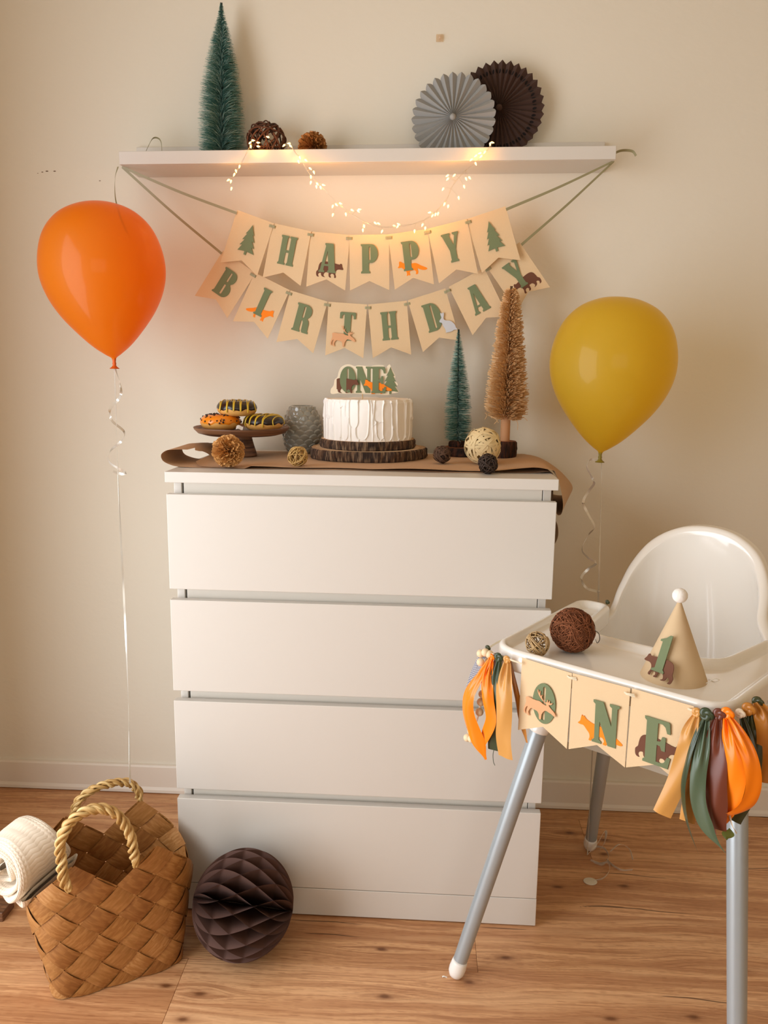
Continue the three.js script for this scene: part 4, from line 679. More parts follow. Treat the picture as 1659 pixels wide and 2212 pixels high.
{
  const nk = [0.4785, 1.028, 0.25];
  const t = balloon('balloon', 'mustard yellow balloon floating right of the chest above the high chair', nk, [0.4905, 1.195, 0.25], 0.1385, skin(0xf4d843), phys(0x8a7a22, 0.5));
  const r = (x, y, z) => V(x - nk[0], y - nk[1], z - nk[2]);
  part('ribbon_string', band([r(0.4825, 1.009, 0.25), r(0.486, 0.94, 0.25), r(0.49, 0.82, 0.25), r(0.494, 0.698, 0.25), r(0.499, 0.5, 0.25), r(0.503, 0.298, 0.25), r(0.506, 0.1, 0.248), r(0.508, 0.012, 0.246)], (s) => lerp(0.0034, 0.0052, s), (s) => V(Math.cos(1.4 + s * 4), 0, Math.sin(1.4 + s * 4)), 90), silver, t);
  part('curled_ribbon', band([r(0.474, 1.013, 0.25), r(0.455, 1.013, 0.254), r(0.448, 0.998, 0.258), r(0.456, 0.98, 0.266), r(0.466, 0.962, 0.262), r(0.46, 0.942, 0.246), r(0.446, 0.915, 0.25), r(0.455, 0.89, 0.264), r(0.474, 0.856, 0.256), r(0.465, 0.835, 0.24), r(0.4505, 0.8, 0.246), r(0.462, 0.785, 0.262), r(0.483, 0.771, 0.256), r(0.47, 0.753, 0.24), r(0.453, 0.732, 0.246), r(0.463, 0.711, 0.26), r(0.49, 0.702, 0.256)], 0.0058, (s) => V(Math.cos(s * 12) * 0.5, 1, Math.sin(s * 12) * 0.5), 150), silver, t);
  part('ribbon_knot', merge([box(0.006, 0.006, 0.006, 0.494 - nk[0], 0.7 - nk[1], 0.001, 0.002)]), silver, t);
  // spare ribbon curled on the floor round the little weight
  part('floor_curls', merge([
    band([r(0.508, 0.012, 0.246), r(0.53, 0.03, 0.235), r(0.552, 0.055, 0.215), r(0.562, 0.05, 0.2), r(0.56, 0.02, 0.2), r(0.545, 0.006, 0.215)], 0.0072, (s) => V(0.3, 1, 0.5), 40),
    band([r(0.512, 0.004, 0.21), r(0.535, 0.006, 0.2), r(0.556, 0.012, 0.215), r(0.56, 0.008, 0.25), r(0.54, 0.004, 0.272), r(0.52, 0.003, 0.262)], 0.0072, (s) => V(0, 1, 0.35), 40),
    band([r(0.572, 0.004, 0.215), r(0.596, 0.022, 0.21), r(0.617, 0.018, 0.222), r(0.622, 0.003, 0.245)], 0.0066, (s) => V(0.2, 0.5, 1), 30),
    band([r(0.555, 0.004, 0.25), r(0.567, 0.004, 0.276), r(0.585, 0.003, 0.29), r(0.61, 0.003, 0.287)], 0.0072, (s) => V(0, 1, 0.5), 30),
    band([r(0.513, 0.0066, 0.26), r(0.535, 0.004, 0.268), r(0.552, 0.012, 0.275), r(0.551, 0.008, 0.3), r(0.53, 0.002, 0.325), r(0.505, 0.002, 0.336)], 0.007, (s) => V(0, 1, 0.4), 36)]), silver, t);
  part('weight', lathe([[0, 0], [0.013, 0], [0.0138, 0.0015], [0.013, 0.003], [0, 0.0034]], 28).scale(1.2, 1, 1).translate(0.497 - nk[0], -nk[1], 0.338 - nk[2]), mat(0xe6dfcf, 0.6), t);
}
// ------------------------------------------------------------------ high chair
const HC = { x: 0.564, z: 0.615, turn: -38 * Math.PI / 180 };
const mir = (list) => [...list.map((p) => [-p[0], p[1], p[2]]), ...list.slice(0, -1).reverse()];
{
  const t = thing('high_chair', 'white plastic high chair with grey tubular legs, right of the chest', 'high chair', [HC.x, 0, HC.z], HC.turn);
  // one moulded shell: seat, arms and arched back with a rolled rim
  const half = [   // rim, foot of the wall, direction outwards, direction of the roll
    [[0.168, 0.695, 0.215], [0.140, 0.545, 0.200], [1, 0.1, 0], [0, -1, 0]], [[0.168, 0.697, 0.08], [0.140, 0.545, 0.05], [1, 0.1, 0], [0, -1, 0]],
    [[0.164, 0.702, -0.01], [0.138, 0.545, -0.04], [1, 0.15, 0], [0, -1, 0]], [[0.150, 0.717, -0.055], [0.132, 0.545, -0.08], [0.95, 0.3, -0.1], [0, -0.7, -0.7]],
    [[0.1345, 0.75, -0.09], [0.122, 0.545, -0.115], [0.97, 0.24, -0.15], [0, -0.2, -1]], [[0.1235, 0.80, -0.128], [0.104, 0.545, -0.14], [0.93, 0.36, -0.1], [0, 0, -1]],
    [[0.097, 0.846, -0.160], [0.078, 0.545, -0.155], [0.66, 0.75, 0], [0, 0, -1]], [[0.052, 0.874, -0.178], [0.040, 0.545, -0.162], [0.30, 0.95, 0], [0, 0, -1]], [[0, 0.882, -0.184], [0, 0.545, -0.165], [0, 1, 0], [0, 0, -1]]];
  for (const h of half) h[4] = 0;
  const curve = (k) => new THREE.CatmullRomCurve3(mir(half.map((h) => h[k])).map((p) => V(...p)), false, 'catmullrom', 0.5);
  const cR = curve(0), cB = curve(1), cO = curve(2), cD = curve(3);
  const shell = grid(110, 34, (u, v) => {
    const r = cR.getPoint(u), b = cB.getPoint(u), o = cO.getPoint(u).normalize(), d = cD.getPoint(u).normalize();
    if (v <= 0.62) { const k = v / 0.62; const p = b.clone().lerp(r, k); const s = Math.sin(k * Math.PI); const hz = V(o.x, 0, -Math.sqrt(Math.max(0, 1 - o.x * o.x))); return p.addScaledVector(hz, 0.016 * s).add(V(-0.022 * smooth(0.70, 0.76, r.y) * k, 0, 0)).add(V(0, -0.01 * (1 - smooth(0, 0.25, k)), 0)); }
    const a = (v - 0.62) / 0.38 * 3.3;               // roll over: up, out and down
    const q = a < 1 ? [0.010 * Math.sin(a * 1.5708), 0.006 * (1 - Math.cos(a * 1.5708)) - 0.006 + 0.006] : null;
    const ang = Math.min(a, 1.9) / 1.9 * Math.PI * 0.55, R1 = 0.012;
    const p = r.clone().addScaledVector(o, R1 * 1.5 * Math.sin(ang)).addScaledVector(d, R1 * (1 - Math.cos(ang)));
    if (a > 1.9) p.addScaledVector(d, (a - 1.9) * 0.012);
    p.x -= 0.022 * smooth(0.70, 0.76, r.y);
    return p;
  });
  part('seat_shell', shell, M.plastic, t);
  const bp = cB.getPoints(60), pan = new THREE.ShapeGeometry(poly(bp.map((p) => [p.x, -p.z]))).rotateX(-Math.PI / 2).translate(0, 0.5365, 0);
  part('seat_pan', pan, M.plastic, t);
  // legs: tapered tubes splaying from sockets under the seat, ball feet
  for (const [sx, sz] of [[-1, 1], [1, 1], [-1, -1], [1, -1]]) {
    const top = V(sx * 0.172, 0.60, sz > 0 ? 0.165 : -0.135), foot = V(sx > 0 && sz > 0 ? 0.262 : sx * 0.288, 0.0, sz * 0.29 + (sz > 0 ? 0 : -0.012)), dir = top.clone().sub(foot).normalize(), L = top.distanceTo(foot);
    const q = new THREE.Quaternion().setFromUnitVectors(V(0, 1, 0), dir);
    const leg = part('leg', lathe([[0, 0.03], [0.0138, 0.03], [0.0142, 0.034], [0.0165, L * 0.7], [0.0168, L], [0, L]], 32).applyQuaternion(q).translate(foot.x, foot.y, foot.z), M.steel, t);
    part('foot_cap', lathe([[0, 0.0], [0.007, 0.001], [0.0125, 0.005], [0.0162, 0.013], [0.0168, 0.022], [0.0158, 0.034], [0.0146, 0.041], [0, 0.041]], 28).applyQuaternion(q).translate(foot.x, 0.0, foot.z), M.foot, leg);
    part('leg_socket', lathe([[0.0185, L - 0.075], [0.0195, L - 0.07], [0.021, L - 0.02], [0.0, L - 0.01]], 28).applyQuaternion(q).translate(foot.x, foot.y, foot.z), M.plastic, t);
  }
  // tray: a U of plastic with a raised bead all round
  const roundPoly = (pts, rad) => pts.flatMap((p, i) => {
    const n = pts.length, a = V(...pts[(i + n - 1) % n], 0), b = V(...p, 0), c = V(...pts[(i + 1) % n], 0), u = a.clone().sub(b).normalize(), w = c.clone().sub(b).normalize(), half2 = Math.acos(u.dot(w)) / 2, k = rad[i] / Math.tan(half2);
    const A = b.clone().addScaledVector(u, k), Cc = b.clone().addScaledVector(w, k), cen = b.clone().addScaledVector(u.clone().add(w).normalize(), rad[i] / Math.sin(half2)), out = [], m = 14;
    let a0 = Math.atan2(A.y - cen.y, A.x - cen.x), a1 = Math.atan2(Cc.y - cen.y, Cc.x - cen.x); let d = a1 - a0; while (d > Math.PI) d -= 2 * Math.PI; while (d < -Math.PI) d += 2 * Math.PI;
    for (let j = 0; j <= m; j++) { const t2 = a0 + d * j / m; out.push([cen.x + Math.cos(t2) * rad[i], cen.y + Math.sin(t2) * rad[i], Math.cos(t2) * (d > 0 ? 1 : -1), Math.sin(t2) * (d > 0 ? 1 : -1)]); }
    return out;
  });
  const outl = roundPoly([[-0.203, 0.339], [0.203, 0.339], [0.223, -0.037], [0.150, -0.037], [0.118, 0.152], [-0.118, 0.152], [-0.150, -0.037], [-0.223, -0.037]], [0.05, 0.05, 0.03, 0.029, 0.05, 0.05, 0.029, 0.03]);
  // going this way round the outward normal is the one pointing away from the U's flesh
  const area = outl.reduce((s, p, i) => { const q = outl[(i + 1) % outl.length]; return s + p[0] * q[1] - q[0] * p[1]; }, 0), sg = area > 0 ? 1 : -1;
  const at = (i, d) => { const p = outl[i % outl.length]; return [p[0] - p[2] * sg * d, p[1] - p[3] * sg * d]; };
  const prof = [[0.011, 0.700], [0.0025, 0.7025], [0, 0.707], [0, 0.7345], [0.0015, 0.7385], [0.005, 0.7412], [0.0085, 0.7415], [0.0115, 0.740], [0.0155, 0.7345], [0.0195, 0.7296], [0.0245, 0.7283]], N = outl.length;
  const tray = new THREE.Group(); tray.name = 'tray'; t.add(tray);
  const rimG = grid(N, prof.length - 1, (u, v) => { const i = Math.round(u * N), [d, y] = prof[Math.round(v * (prof.length - 1))], [x, z] = at(i, d); return { x, y, z, u, v }; }, true);
  part('tray_rim', rimG, M.plastic, tray);
  const cap = (d, y) => new THREE.ShapeGeometry(poly(Array.from({ length: N }, (_, i) => { const [x, z] = at(i, d); return [x, -z]; }))).rotateX(-Math.PI / 2).translate(0, y, 0);
  part('tray_top', cap(0.0242, 0.7283), M.plastic, tray);
  part('tray_underside', cap(0.0112, 0.7002), M.plastic, tray);
}
// ------------------------------------------------------------------ banner and ribbons tied round the tray
{
  const t = thing('ribbon_banner', 'banner of three ONE pennants and bundles of coloured ribbons tied round the high chair tray', 'banner', [HC.x, 0, HC.z], HC.turn);
  const cordM = phys(0xe8dcc0, 0.4), Z = 0.3475;
  const P = [[-0.0848, 'O'], [0.0118, 'N'], [0.1095, 'E']];
  P.forEach(([x, ch], i) => {
    const g = pennant(t, x, 0.735 + i * 0.0006, Z + 0.001 * (i % 2), [-0.006, 0.006, 0.0][i], [-0.05, 0.03, -0.03][i]); g.rotation.x = 0.02;
    if (ch === 'O') { letter('O', 0.071, g, 0.001, -0.066, LZ + bowZ(-0.066)); deco('elk', 0.062, g, -0.006, -0.095, LZ + bowZ(-0.08) + 0.0017); }
    if (ch === 'N') { letter('N', 0.071, g, 0.013, -0.068, LZ + bowZ(-0.07)); deco('fox', 0.076, g, 0.003, -0.104, LZ + bowZ(-0.09) - 0.0016, -0.06); }
    if (ch === 'E') { letter('E', 0.074, g, -0.001, -0.072, LZ + bowZ(-0.07)); deco('bear', 0.072, g, 0.0, -0.1055, LZ + bowZ(-0.09) - 0.0016, -0.02); }
  });
  const tie = (a, b, up = 0) => band([V(a[0], a[1], Z + 0.004), V((a[0] + b[0]) / 2, (a[1] + b[1]) / 2 + up, Z + 0.006), V(b[0], b[1], Z + 0.004)], 0.0034, V(0, 1, 0.3), 14);
  for (const x of [-0.0365, 0.0605]) { part('cord_tie', merge([tie([x - 0.0085, 0.7285], [x + 0.009, 0.7265]), tie([x - 0.006, 0.7265], [x + 0.008, 0.729], 0.001)]), cordM, t); }
  part('cord', merge([tie([-0.128, 0.7275], [-0.163, 0.729], 0.001), tie([0.149, 0.731], [0.168, 0.729], 0.001),
    band([V(0.168, 0.729, Z), V(0.2, 0.731, 0.35), V(0.222, 0.728, 0.3), V(0.232, 0.724, 0.2), V(0.236, 0.72, 0.06), V(0.236, 0.715, -0.02)], 0.004, V(0, 1, 0.2), 60), band([V(-0.163, 0.729, Z), V(-0.2, 0.729, 0.349), V(-0.217, 0.727, 0.3), V(-0.224, 0.722, 0.2)], 0.004, V(0, 1, 0.2), 40)]), cordM, t);
  const satin = (h) => phys(h, 0.3, { sheen: 0.35, sheenRoughness: 0.4, sheenColor: new THREE.Color(1, 0.95, 0.9) });
  const dots = texture(128, 128, (u, v) => { const f = (a, b) => Math.hypot(((u * 2 + a) % 1) - 0.5, ((v * 2 + b) % 1) - 0.5); return Math.min(f(0, 0), Math.abs(f(0.5, 0.5))) < 0.15 ? [0.95, 0.94, 0.92] : [0.50, 0.49, 0.53]; });
  dots.repeat.set(110, 110);
  const S = { orange: satin(0xff860e), tan: satin(0xd39a52), green: satin(0x39462f), greenL: satin(0x4f6048), brown: satin(0x6b3524), dot: mat(0xffffff, 0.7, { map: dots }), lace: mat(0xeeddc4, 0.9), ochre: satin(0xb8772c), moss: satin(0x3d3f20) };
  let ribN = 0;
  const rib = (name, pts, w, m, a0 = 0, a1 = 0, taper = 0, label) => part(name, satinStrip(pts.map((p) => V(...p)), (s) => w * smooth(-0.22, 0.3, s) * (taper ? 1 - taper * smooth(0.72, 1, s) : 1), (s) => { const a = lerp(a0, a1, s); return V(Math.cos(a), 0, Math.sin(a)); }, 48, 0.13, (ribN++) * 1.7), m, t, label);
  const knot = (x, y, z, m, r = 0.0085) => part('knot', new THREE.TorusKnotGeometry(r * 0.42, r * 0.36, 64, 10, 2, 3).scale(1, 0.95, 0.7).translate(x, y, z), m, t);
  // left-hand bundle
  rib('ribbon', [[-0.21, 0.72, 0.335], [-0.225, 0.70, 0.335], [-0.236, 0.667, 0.338], [-0.242, 0.621, 0.342], [-0.233, 0.575, 0.345]], 0.02, S.dot, 0.5, 0.2, 0, 'grey ribbon with white dots');
  rib('ribbon', [[-0.208, 0.715, 0.338], [-0.213, 0.66, 0.34], [-0.216, 0.61, 0.345], [-0.228, 0.562, 0.352]], 0.012, S.lace, 0.3, 1.0, 0, 'cream lace ribbon');
  rib('ribbon', [[-0.190, 0.722, 0.352], [-0.203, 0.692, 0.362], [-0.2185, 0.655, 0.372], [-0.222, 0.62, 0.370], [-0.210, 0.585, 0.366], [-0.195, 0.557, 0.364], [-0.186, 0.538, 0.362]], 0.027, S.orange, 0.7, -0.5, 0.85, 'bright orange satin ribbon');
  rib('ribbon', [[-0.189, 0.722, 0.353], [-0.188, 0.69, 0.364], [-0.183, 0.655, 0.368], [-0.176, 0.618, 0.366], [-0.188, 0.585, 0.362], [-0.199, 0.56, 0.358]], 0.022, S.orange, -0.5, 0.4, 0.3);
  rib('ribbon', [[-0.180, 0.724, 0.35], [-0.182, 0.69, 0.356], [-0.185, 0.65, 0.352], [-0.181, 0.6, 0.35]], 0.014, S.brown, 0.1, 0.5, 0);
  rib('ribbon', [[-0.174, 0.725, 0.351], [-0.174, 0.69, 0.362], [-0.172, 0.64, 0.362], [-0.176, 0.60, 0.356], [-0.176, 0.556, 0.352]], 0.023, S.green, 0.1, -0.2, 0, 'dark green satin ribbon');
  rib('ribbon', [[-0.158, 0.725, 0.351], [-0.155, 0.69, 0.363], [-0.151, 0.64, 0.366], [-0.152, 0.59, 0.362], [-0.149, 0.553, 0.358]], 0.031, S.tan, -0.15, 0.1, 0, 'tan satin ribbon');
  rib('ribbon', [[-0.158, 0.722, 0.34], [-0.14, 0.66, 0.342], [-0.128, 0.62, 0.344], [-0.116, 0.587, 0.345]], 0.013, S.ochre, 0.1, 0.3, 0.6);
  part('thread_end', tube([V(-0.176, 0.56, 0.352), V(-0.177, 0.548, 0.354), V(-0.174, 0.535, 0.356), V(-0.171, 0.53, 0.356)], 0.0007, 12, 4), S.green, t);
  knot(-0.19, 0.724, 0.352, S.orange, 0.008); knot(-0.175, 0.7265, 0.352, S.green, 0.0095); knot(-0.158, 0.727, 0.352, S.tan, 0.008); knot(-0.1815, 0.726, 0.35, S.brown, 0.007); knot(-0.205, 0.733, 0.34, S.moss, 0.006);
  const bead = new THREE.SphereGeometry(0.0072, 20, 14), beadM = phys(0xecd2ab, 0.55);
  for (const [x, y, z] of [[-0.2155, 0.722, 0.346], [-0.2025, 0.7285, 0.351], [-0.211, 0.709, 0.352], [-0.195, 0.7265, 0.349], [-0.2075, 0.636, 0.352], [-0.209, 0.617, 0.353], [-0.2055, 0.651, 0.351], [-0.2215, 0.563, 0.356], [-0.2335, 0.56, 0.352], [-0.227, 0.574, 0.35]]) part('bead', bead, beadM, t).position.set(x, y, z);
  // right-hand bundle
  rib('ribbon', [[0.163, 0.726, 0.351], [0.160, 0.70, 0.361], [0.155, 0.665, 0.366], [0.147, 0.62, 0.368], [0.131, 0.565, 0.37]], 0.0265, S.tan, 0.1, -0.25, 0, 'tan satin ribbon');
  rib('ribbon', [[0.165, 0.726, 0.347], [0.168, 0.68, 0.354], [0.167, 0.62, 0.358], [0.165, 0.562, 0.36]], 0.022, S.tan, 0.2, -0.1, 0);
  rib('ribbon', [[0.175, 0.728, 0.353], [0.169, 0.70, 0.366], [0.162, 0.66, 0.372], [0.159, 0.62, 0.372], [0.166, 0.575, 0.37], [0.1785, 0.541, 0.368], [0.187, 0.522, 0.366]], 0.017, S.green, 0.9, 0.9, 0.95, 'dark green satin ribbon');
  rib('ribbon', [[0.177, 0.728, 0.353], [0.180, 0.69, 0.368], [0.180, 0.645, 0.376], [0.186, 0.605, 0.38], [0.203, 0.573, 0.382], [0.228, 0.549, 0.382]], 0.022, S.greenL, -0.2, 0.1, 0.97);
  rib('ribbon', [[0.193, 0.732, 0.351], [0.197, 0.70, 0.362], [0.201, 0.655, 0.368], [0.206, 0.61, 0.368], [0.212, 0.572, 0.366]], 0.031, S.brown, -0.05, 0.1, 0.3, 'brown satin ribbon');
  rib('ribbon', [[0.196, 0.73, 0.344], [0.192, 0.66, 0.35], [0.186, 0.6, 0.352], [0.2, 0.556, 0.354]], 0.022, S.brown, 0.1, 0.5, 0.2);
  rib('ribbon', [[0.203, 0.736, 0.348], [0.214, 0.715, 0.36], [0.225, 0.68, 0.366], [0.227, 0.645, 0.364], [0.217, 0.605, 0.358], [0.207, 0.585, 0.354]], 0.027, S.orange, -0.2, 0.25, 0, 'bright orange satin ribbon');
  rib('ribbon', [[0.204, 0.736, 0.348], [0.222, 0.722, 0.36], [0.243, 0.692, 0.366], [0.251, 0.655, 0.366], [0.245, 0.623, 0.364], [0.228, 0.601, 0.36], [0.209, 0.592, 0.356]], 0.022, S.orange, -0.5, -0.9, 0);
  rib('ribbon', [[0.2, 0.73, 0.346], [0.212, 0.68, 0.352], [0.214, 0.62, 0.354], [0.226, 0.585, 0.36], [0.235, 0.573, 0.362]], 0.008, S.lace, 0, 1.2, 0, 'cream lace ribbon');
  rib('ribbon', [[0.215, 0.736, 0.325], [0.232, 0.69, 0.33], [0.238, 0.63, 0.335], [0.226, 0.58, 0.345]], 0.021, S.moss, 0.2, -0.3, 0.2);
  rib('ribbon', [[0.230, 0.752, 0.312], [0.246, 0.73, 0.318], [0.253, 0.69, 0.32], [0.252, 0.64, 0.318]], 0.028, S.ochre, -0.5, -0.2, 0.3, 'ochre ribbon on the side of the tray');
  rib('ribbon', [[0.226, 0.744, 0.318], [0.236, 0.70, 0.325], [0.242, 0.65, 0.328]], 0.02, S.moss, -0.4, -0.2, 0.2);
  knot(0.163, 0.729, 0.352, S.tan, 0.0085); knot(0.177, 0.731, 0.354, S.green, 0.0115); knot(0.1935, 0.735, 0.351, S.brown, 0.0105); knot(0.2035, 0.739, 0.349, S.orange, 0.0105); knot(0.2165, 0.7385, 0.335, S.lace, 0.008); knot(0.2245, 0.744, 0.325, S.ochre, 0.011); knot(0.231, 0.751, 0.308, S.moss, 0.0095);
  knot(-0.16, 0.7445, -0.034, S.moss, 0.0055);
  part('leaf', grid(6, 6, (u, v) => { const w = Math.sin(v * Math.PI) * 0.008; return V(0.222 + (u - 0.5) * 2 * w, 0.573 - v * 0.017, 0.357 + 0.003 * Math.cos(u * 3)); }), satin(0x6b7a3a), t, 'small green leaf');
}
// ------------------------------------------------------------------ things on the tray
const onTray = (x, z) => [HC.x + x * Math.cos(HC.turn) + z * Math.sin(HC.turn), 0.7283, HC.z - x * Math.sin(HC.turn) + z * Math.cos(HC.turn)];
{
  const t = thing('party_hat', 'beige paper cone party hat with a green number 1 and a bear', 'party hat', onTray(0.084, 0.237), HC.turn);
  const H = 0.129, r = 0.0515, g = lathe([[r, 0], [0.0015, H]], 72); part('cone', merge([g, lathe([[r - 0.0006, 0.0002], [0.0010, H - 0.001]], 72)]), M.card, t);
  const b = new THREE.IcosahedronGeometry(0.0118, 5), p = b.attributes.position; for (let i = 0; i < p.count; i++) { const v = V(p.getX(i), p.getY(i), p.getZ(i)); v.multiplyScalar(1 + 0.05 * (fbm(v.x * 420 + 20, v.y * 420 + 20, 3, 2) - 0.5)); p.setXYZ(i, v.x, v.y, v.z); }
  b.computeVertexNormals(); part('pompom', mergeVertices(b).translate(0, H + 0.007, 0), mat(0xf6f1ea, 0.95), t);
  const face = new THREE.Group(); face.name = 'decoration'; t.add(face); const az = -0.26, slope = Math.atan2(r, H), hy = 0.042, rr1 = r * (1 - hy / H);
  face.rotation.set(-slope, az, 0, 'YXZ'); face.position.set(Math.sin(az) * (rr1 + 0.003), hy, Math.cos(az) * (rr1 + 0.003));
  letter('1', 0.061, face, 0.004, 0.006, 0.0022, 0.0); deco('bear', 0.06, face, 0.003, -0.034, 0.0004, -0.08, -1);
  part('elastic', tube([V(0.052, 0.004, 0.002), V(0.062, 0.012, -0.006), V(0.066, 0.008, -0.016), V(0.058, 0.001, -0.022), V(0.046, 0.0012, -0.026)], 0.0005, 24, 5), mat(0xf0eadf, 0.7), t);
}
{
  const t = strandBall('twine_ball', 'brown ball of wound twine on the high chair tray', 'twine ball', [0.3408, 0.7283 + 0.0378, 0.7436], 0.0385, [['twine', strands(120, 0.0385, 0.0016, 0.0006, { round: true, in: 0.955, tilt: 0.8, s0: 2, s1: 5 }), twineM], ['outer_fibres', strands(34, 0.0388, 0.0024, 0.0005, { in: 0.985, tilt: 0.7, s0: 2, s1: 4 }), twineD]], [0.93, mat(0x5c3218, 1)]);
  part('loose_end', tube([V(0.036, 0.004, 0.012), V(0.042, 0.0, 0.014), V(0.044, -0.012, 0.015), V(0.04, -0.017, 0.016), V(0.037, -0.01, 0.017)], 0.0006, 20, 4), mat(0x3a3430, 0.8), t);
}
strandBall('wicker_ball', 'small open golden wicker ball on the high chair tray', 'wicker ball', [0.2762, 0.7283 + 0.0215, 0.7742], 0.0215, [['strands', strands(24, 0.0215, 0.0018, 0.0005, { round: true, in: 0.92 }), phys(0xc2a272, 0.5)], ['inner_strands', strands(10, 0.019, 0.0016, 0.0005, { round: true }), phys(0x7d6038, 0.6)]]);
// ------------------------------------------------------------------ woven basket of broad wood strips
const stripTex = (s, a, b) => texture(256, 256, (u, v) => { const k = fbm(u * 3 + fbm(u * 4, v * 4, s, 2) * 0.7, v * 14, s + 2, 3), m = fbm(u * 3, v * 4, s + 9, 3); return mixc(mixc(hex(a), hex(b), smooth(0.25, 0.75, k)), hex(0x8a5626), smooth(0.5, 0.8, m) * 0.3); });
{
  const t = thing('woven_basket', 'brown basket woven of broad wood strips with two twisted handles on the floor', 'basket', [-0.548, 0.001, 0.651], 29.1 * Math.PI / 180);
  const mats = [[1, 0x9a6632, 0xae7a44], [2, 0xa8733c, 0xbc8a54], [3, 0x8c5a2a, 0xa06c38], [4, 0xa06e38, 0xb07c46], [5, 0x96622e, 0xb07d44]].map(([s, a, b]) => { const tx = stripTex(s * 31, a, b); return phys(0xffffff, 0.5, { map: tx, bumpMap: tx, bumpScale: 0.0005 }); });
  const table = (a, b, n) => { const pts = [V(0, 0, 0)].slice(1); for (let i = 0; i <= 400; i++) { const f = i / 400 * Math.PI / 2; pts.push([a * Math.pow(Math.sin(f), 2 / n), b * Math.pow(Math.max(0, Math.cos(f)), 2 / n)]); } const len = [0]; for (let i = 1; i < pts.length; i++) len.push(len[i - 1] + Math.hypot(pts[i][0] - pts[i - 1][0], pts[i][1] - pts[i - 1][1])); return (f) => { const L = f * len[400]; let i = 1; while (i < 400 && len[i] < L) i++; const k = (L - len[i - 1]) / (len[i] - len[i - 1] || 1); return [lerp(pts[i - 1][0], pts[i][0], k), lerp(pts[i - 1][1], pts[i][1], k)]; }; };
  const bot = table(0.126, 0.088, 6), top = table(0.186, 0.1, 2.2);
  const LV = 0.0625;
  const S = (c, l) => { let m = c; while (m > 6) m -= 12; while (m < -6) m += 12; const q = Math.abs(m), f = q <= 3 ? q / 3 : (6 - q) / 3, sx = m < 0 ? -1 : 1, sz = q <= 3 ? 1 : -1, A = bot(f), B = top(f), k = Math.pow(clamp(l, 0, 6) / 5, 0.85); return V(sx * lerp(A[0], B[0], k), Math.max(l, 0) * LV, sz * lerp(A[1], B[1], k)); };
  const Nn = (c, l) => { const e = 0.05, a = S(c + e, l).sub(S(c - e, l)), b = S(c, l + e).sub(S(c, Math.max(l - e, 0))); return a.cross(b).normalize(); };
  const rim = (c) => { let m = c; while (m > 6) m -= 12; while (m < -6) m += 12; m = Math.abs(m); return m < 1 ? 4 + m : m < 3 ? 6 - m : m < 5 ? m : 10 - m; };
  const patch = (cx, cy, dirA, out) => {
    const nd = 6, g = grid(nd, nd, (u, v) => {
      const al = (u - 0.5) * 1.10, ac = (v - 0.5) * 0.95, p = dirA ? al : ac, q = dirA ? ac : al;
      const c = cx + (p - q) * 0.5, l = cy + (p + q) * 0.5, n = Nn(c, Math.max(l, 0.06));
      const h = 0.0042 * Math.cos(clamp(al, -0.55, 0.55) * 2.75) - 0.0018 + 0.0007 * Math.cos(ac * 3);
      const P = S(c, l).addScaledVector(n, out * h + (out > 0 ? 0.0004 : -0.0008));
      return { x: P.x, y: Math.max(P.y, 0.001), z: P.z, u: u + cx * 0.37, v: v + cy * 0.29 };
    });
    return g;
  };
  for (let i = -12; i < 12; i++) for (let j = 0; j <= 10; j++) {
    if ((i + j) & 1) continue;
    const cx = i / 2, cy = j / 2;
    if (cy + 0.5 > rim(cx) + 0.01 || cy > rim(cx + 0.5) + 0.01 || cy > rim(cx - 0.5) + 0.01) continue;
    const A = !(i & 1);
    part('woven_strip', patch(cx, cy, A, 1), mats[Math.floor(hash(i, j, 5) * 5)], t);
    part('woven_strip', patch(cx, cy, !A, -1), mats[Math.floor(hash(i, j, 6) * 5)], t);
  }
  part('base', new THREE.ShapeGeometry(poly(Array.from({ length: 48 }, (_, i) => { const p = S(i / 4 - 6, 0); return [p.x * 0.985, -p.z * 0.985]; }))).rotateX(-Math.PI / 2).translate(0, 0.004, 0), mats[2], t);
  const raffia = [phys(0xc9a263, 0.5), phys(0xb48c4e, 0.55), phys(0xd8b87c, 0.5)];
  const braid = (pts, r) => {
    const h = new THREE.Group(); h.name = 'handle'; t.add(h);
    const c = new THREE.CatmullRomCurve3(pts.map((p) => V(...p)), false, 'centripetal'), L = c.getLength(), n = 130;
    for (let k = 0; k < 3; k++) {
      const q = []; for (let i = 0; i <= n; i++) { const s = i / n, p = c.getPointAt(s), tg = c.getTangentAt(s), N1 = V(0, 0, 1).cross(tg).normalize(), B1 = V().crossVectors(tg, N1), a = s * L / 0.052 * 6.283 + k * 2.094, e = r * 0.62 * smooth(0, 0.06, s) * smooth(0, 0.06, 1 - s) + 0.001; q.push(p.addScaledVector(N1, Math.cos(a) * e).addScaledVector(B1, Math.sin(a) * e)); }
      for (let m = 0; m < 3; m++) { const off = (m - 1) * r * 0.33; part('raffia_strand', new THREE.TubeGeometry(new THREE.CatmullRomCurve3(q.map((p, i) => p.clone().add(V(off * Math.sin(i * 0.3 + k), off * Math.cos(i * 0.3 + k), off * 0.5)))), 170, r * 0.42, 6), raffia[(k + m) % 3], h); }
    }
  };
  braid([[-0.086, 0.244, 0.108], [-0.093, 0.27, 0.110], [-0.097, 0.314, 0.110], [-0.092, 0.356, 0.108], [-0.073, 0.384, 0.106], [-0.036, 0.395, 0.104], [0.003, 0.377, 0.104], [0.025, 0.333, 0.105], [0.033, 0.29, 0.106], [0.034, 0.259, 0.104]], 0.0078);
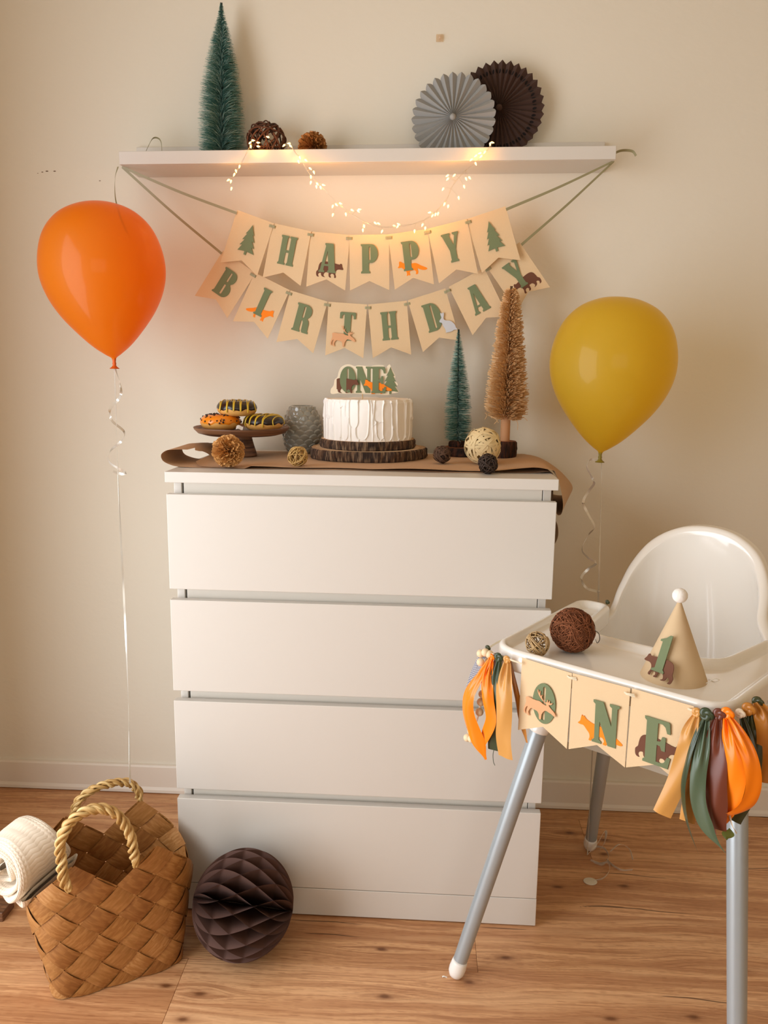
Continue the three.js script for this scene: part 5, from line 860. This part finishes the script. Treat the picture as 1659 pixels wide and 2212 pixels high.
  braid([[-0.056, 0.262, -0.097], [-0.056, 0.287, -0.098], [-0.043, 0.311, -0.099], [-0.013, 0.327, -0.1], [0.025, 0.332, -0.1], [0.058, 0.323, -0.1], [0.074, 0.301, -0.099], [0.078, 0.277, -0.097]], 0.007);
}
// ------------------------------------------------------------------ rolled knitted cloth in the basket
{
  const t = thing('knitted_blanket', 'cream knitted blanket rolled up and poking out of the basket on its left', 'blanket', [0, 0, 0]);
  const A = V(-0.672, 0.268, 0.662), B = V(-0.718, 0.246, 0.75), ax = B.clone().sub(A), W = ax.length(); ax.normalize();
  const e1 = V(0, 1, 0).addScaledVector(ax, -ax.y).normalize(), e2 = V().crossVectors(ax, e1), c = A.clone().lerp(B, 0.5);
  const knit = texture(128, 128, (u, v) => { const x = u * 8, y = v * 8, f = Math.abs(((x + Math.abs(((y * 1) % 1) - 0.5) * 0.8) % 1) - 0.5) * 2; return 0.3 + 0.7 * Math.sqrt(1 - f * f * 0.9) * (0.75 + 0.25 * Math.sin(y * 6.283)); }, false);
  knit.repeat.set(20, 3);
  const wool = mat(0xeadbc6, 0.95, { bumpMap: knit, bumpScale: 0.0016 });
  const turns = 3.6, n = 260, m = 22, th = 0.0062;
  part('rolled_cloth', grid(n, m, (u, v) => {
    const a = u * turns * 6.28319, wob = 1 + 0.07 * Math.sin(a * 2.3) + 0.05 * Math.sin(a * 0.7 + 2), r0 = (0.009 + 0.0166 * u * turns) * wob;
    const k = v * 2 * Math.PI, sup = (x, p) => Math.sign(x) * Math.pow(Math.abs(x), p);
    const s = sup(Math.sin(k), 0.45) * (W / 2 + 0.006 * Math.sin(a * 1.7) + 0.01 * Math.sin(a * 0.9)), q = sup(Math.cos(k), 0.7) * th;
    const r = r0 + q + 0.0015 * Math.sin(s * 180 + a * 3);
    const P = c.clone().addScaledVector(ax, s).addScaledVector(e1, Math.cos(a + 0.6) * r * 1.08).addScaledVector(e2, Math.sin(a + 0.6) * r);
    return { x: P.x, y: P.y, z: P.z, u, v };
  }), wool, t);
  part('care_label', band([V(-0.644, 0.268, 0.704), V(-0.637, 0.294, 0.706), V(-0.63, 0.295, 0.708), V(-0.621, 0.272, 0.71)], 0.014, V(0.5, 0, 0.8), 20), mat(0xf4efe8, 0.6), t);
}
tag(part('wooden_block', box(0.06, 0.022, 0.05, 0, 0.011, 0, 0.002), walnut, scene), 'small dark wooden block on the floor behind the left side of the basket', 'block').position.set(-0.862, 0, 0.545);
tag(part('paper_scrap', grid(4, 3, (u, v) => V((u - 0.5) * 0.011, 0.001 + 0.0012 * Math.sin(u * 5), (v - 0.5) * 0.004)), mat(0xf2ece2, 0.9), scene), 'tiny scrap of white paper on the floor by the front chair foot', 'paper').position.set(0.139, 0, 0.668);
// ------------------------------------------------------------------ honeycomb paper ball
{
  const t = thing('honeycomb_ball', 'dark brown honeycomb tissue paper ball on the floor against the chest', 'paper ball', [-0.283, 0.1075, 0.618]);
  t.rotation.set(0.0, 0.12, -0.2, 'YXZ');
  const R1 = 0.1045, R2 = 0.1085, N = 36, D = 2 * Math.PI / N, gl = 0.0375, paper = mat(0x5d4036, 0.85, { side: THREE.DoubleSide });
  const tri = (x) => { const k = ((x / gl) % 2 + 2) % 2; return k < 1 ? 1 - 2 * k : 2 * k - 3; };
  const sheet = (sgn) => grid(60, 8, (u, v) => { const x = lerp(-R1, R1, u) * 0.999, rho = Math.sqrt(Math.max(0, 1 - (x / R1) ** 2)) * R2 * lerp(0.01, 1, v), ph = sgn * 0.5 * D * tri(x + gl * 0.5); return { x, y: Math.cos(ph) * rho, z: Math.sin(ph) * rho, u, v }; });
  const A = sheet(1), B = sheet(-1);
  for (let k = 0; k < N; k++) { const m = part('paper_sheet', k % 2 ? B : A, paper, t); m.rotation.x = k * D; }
}
renderer.render(scene, camera);
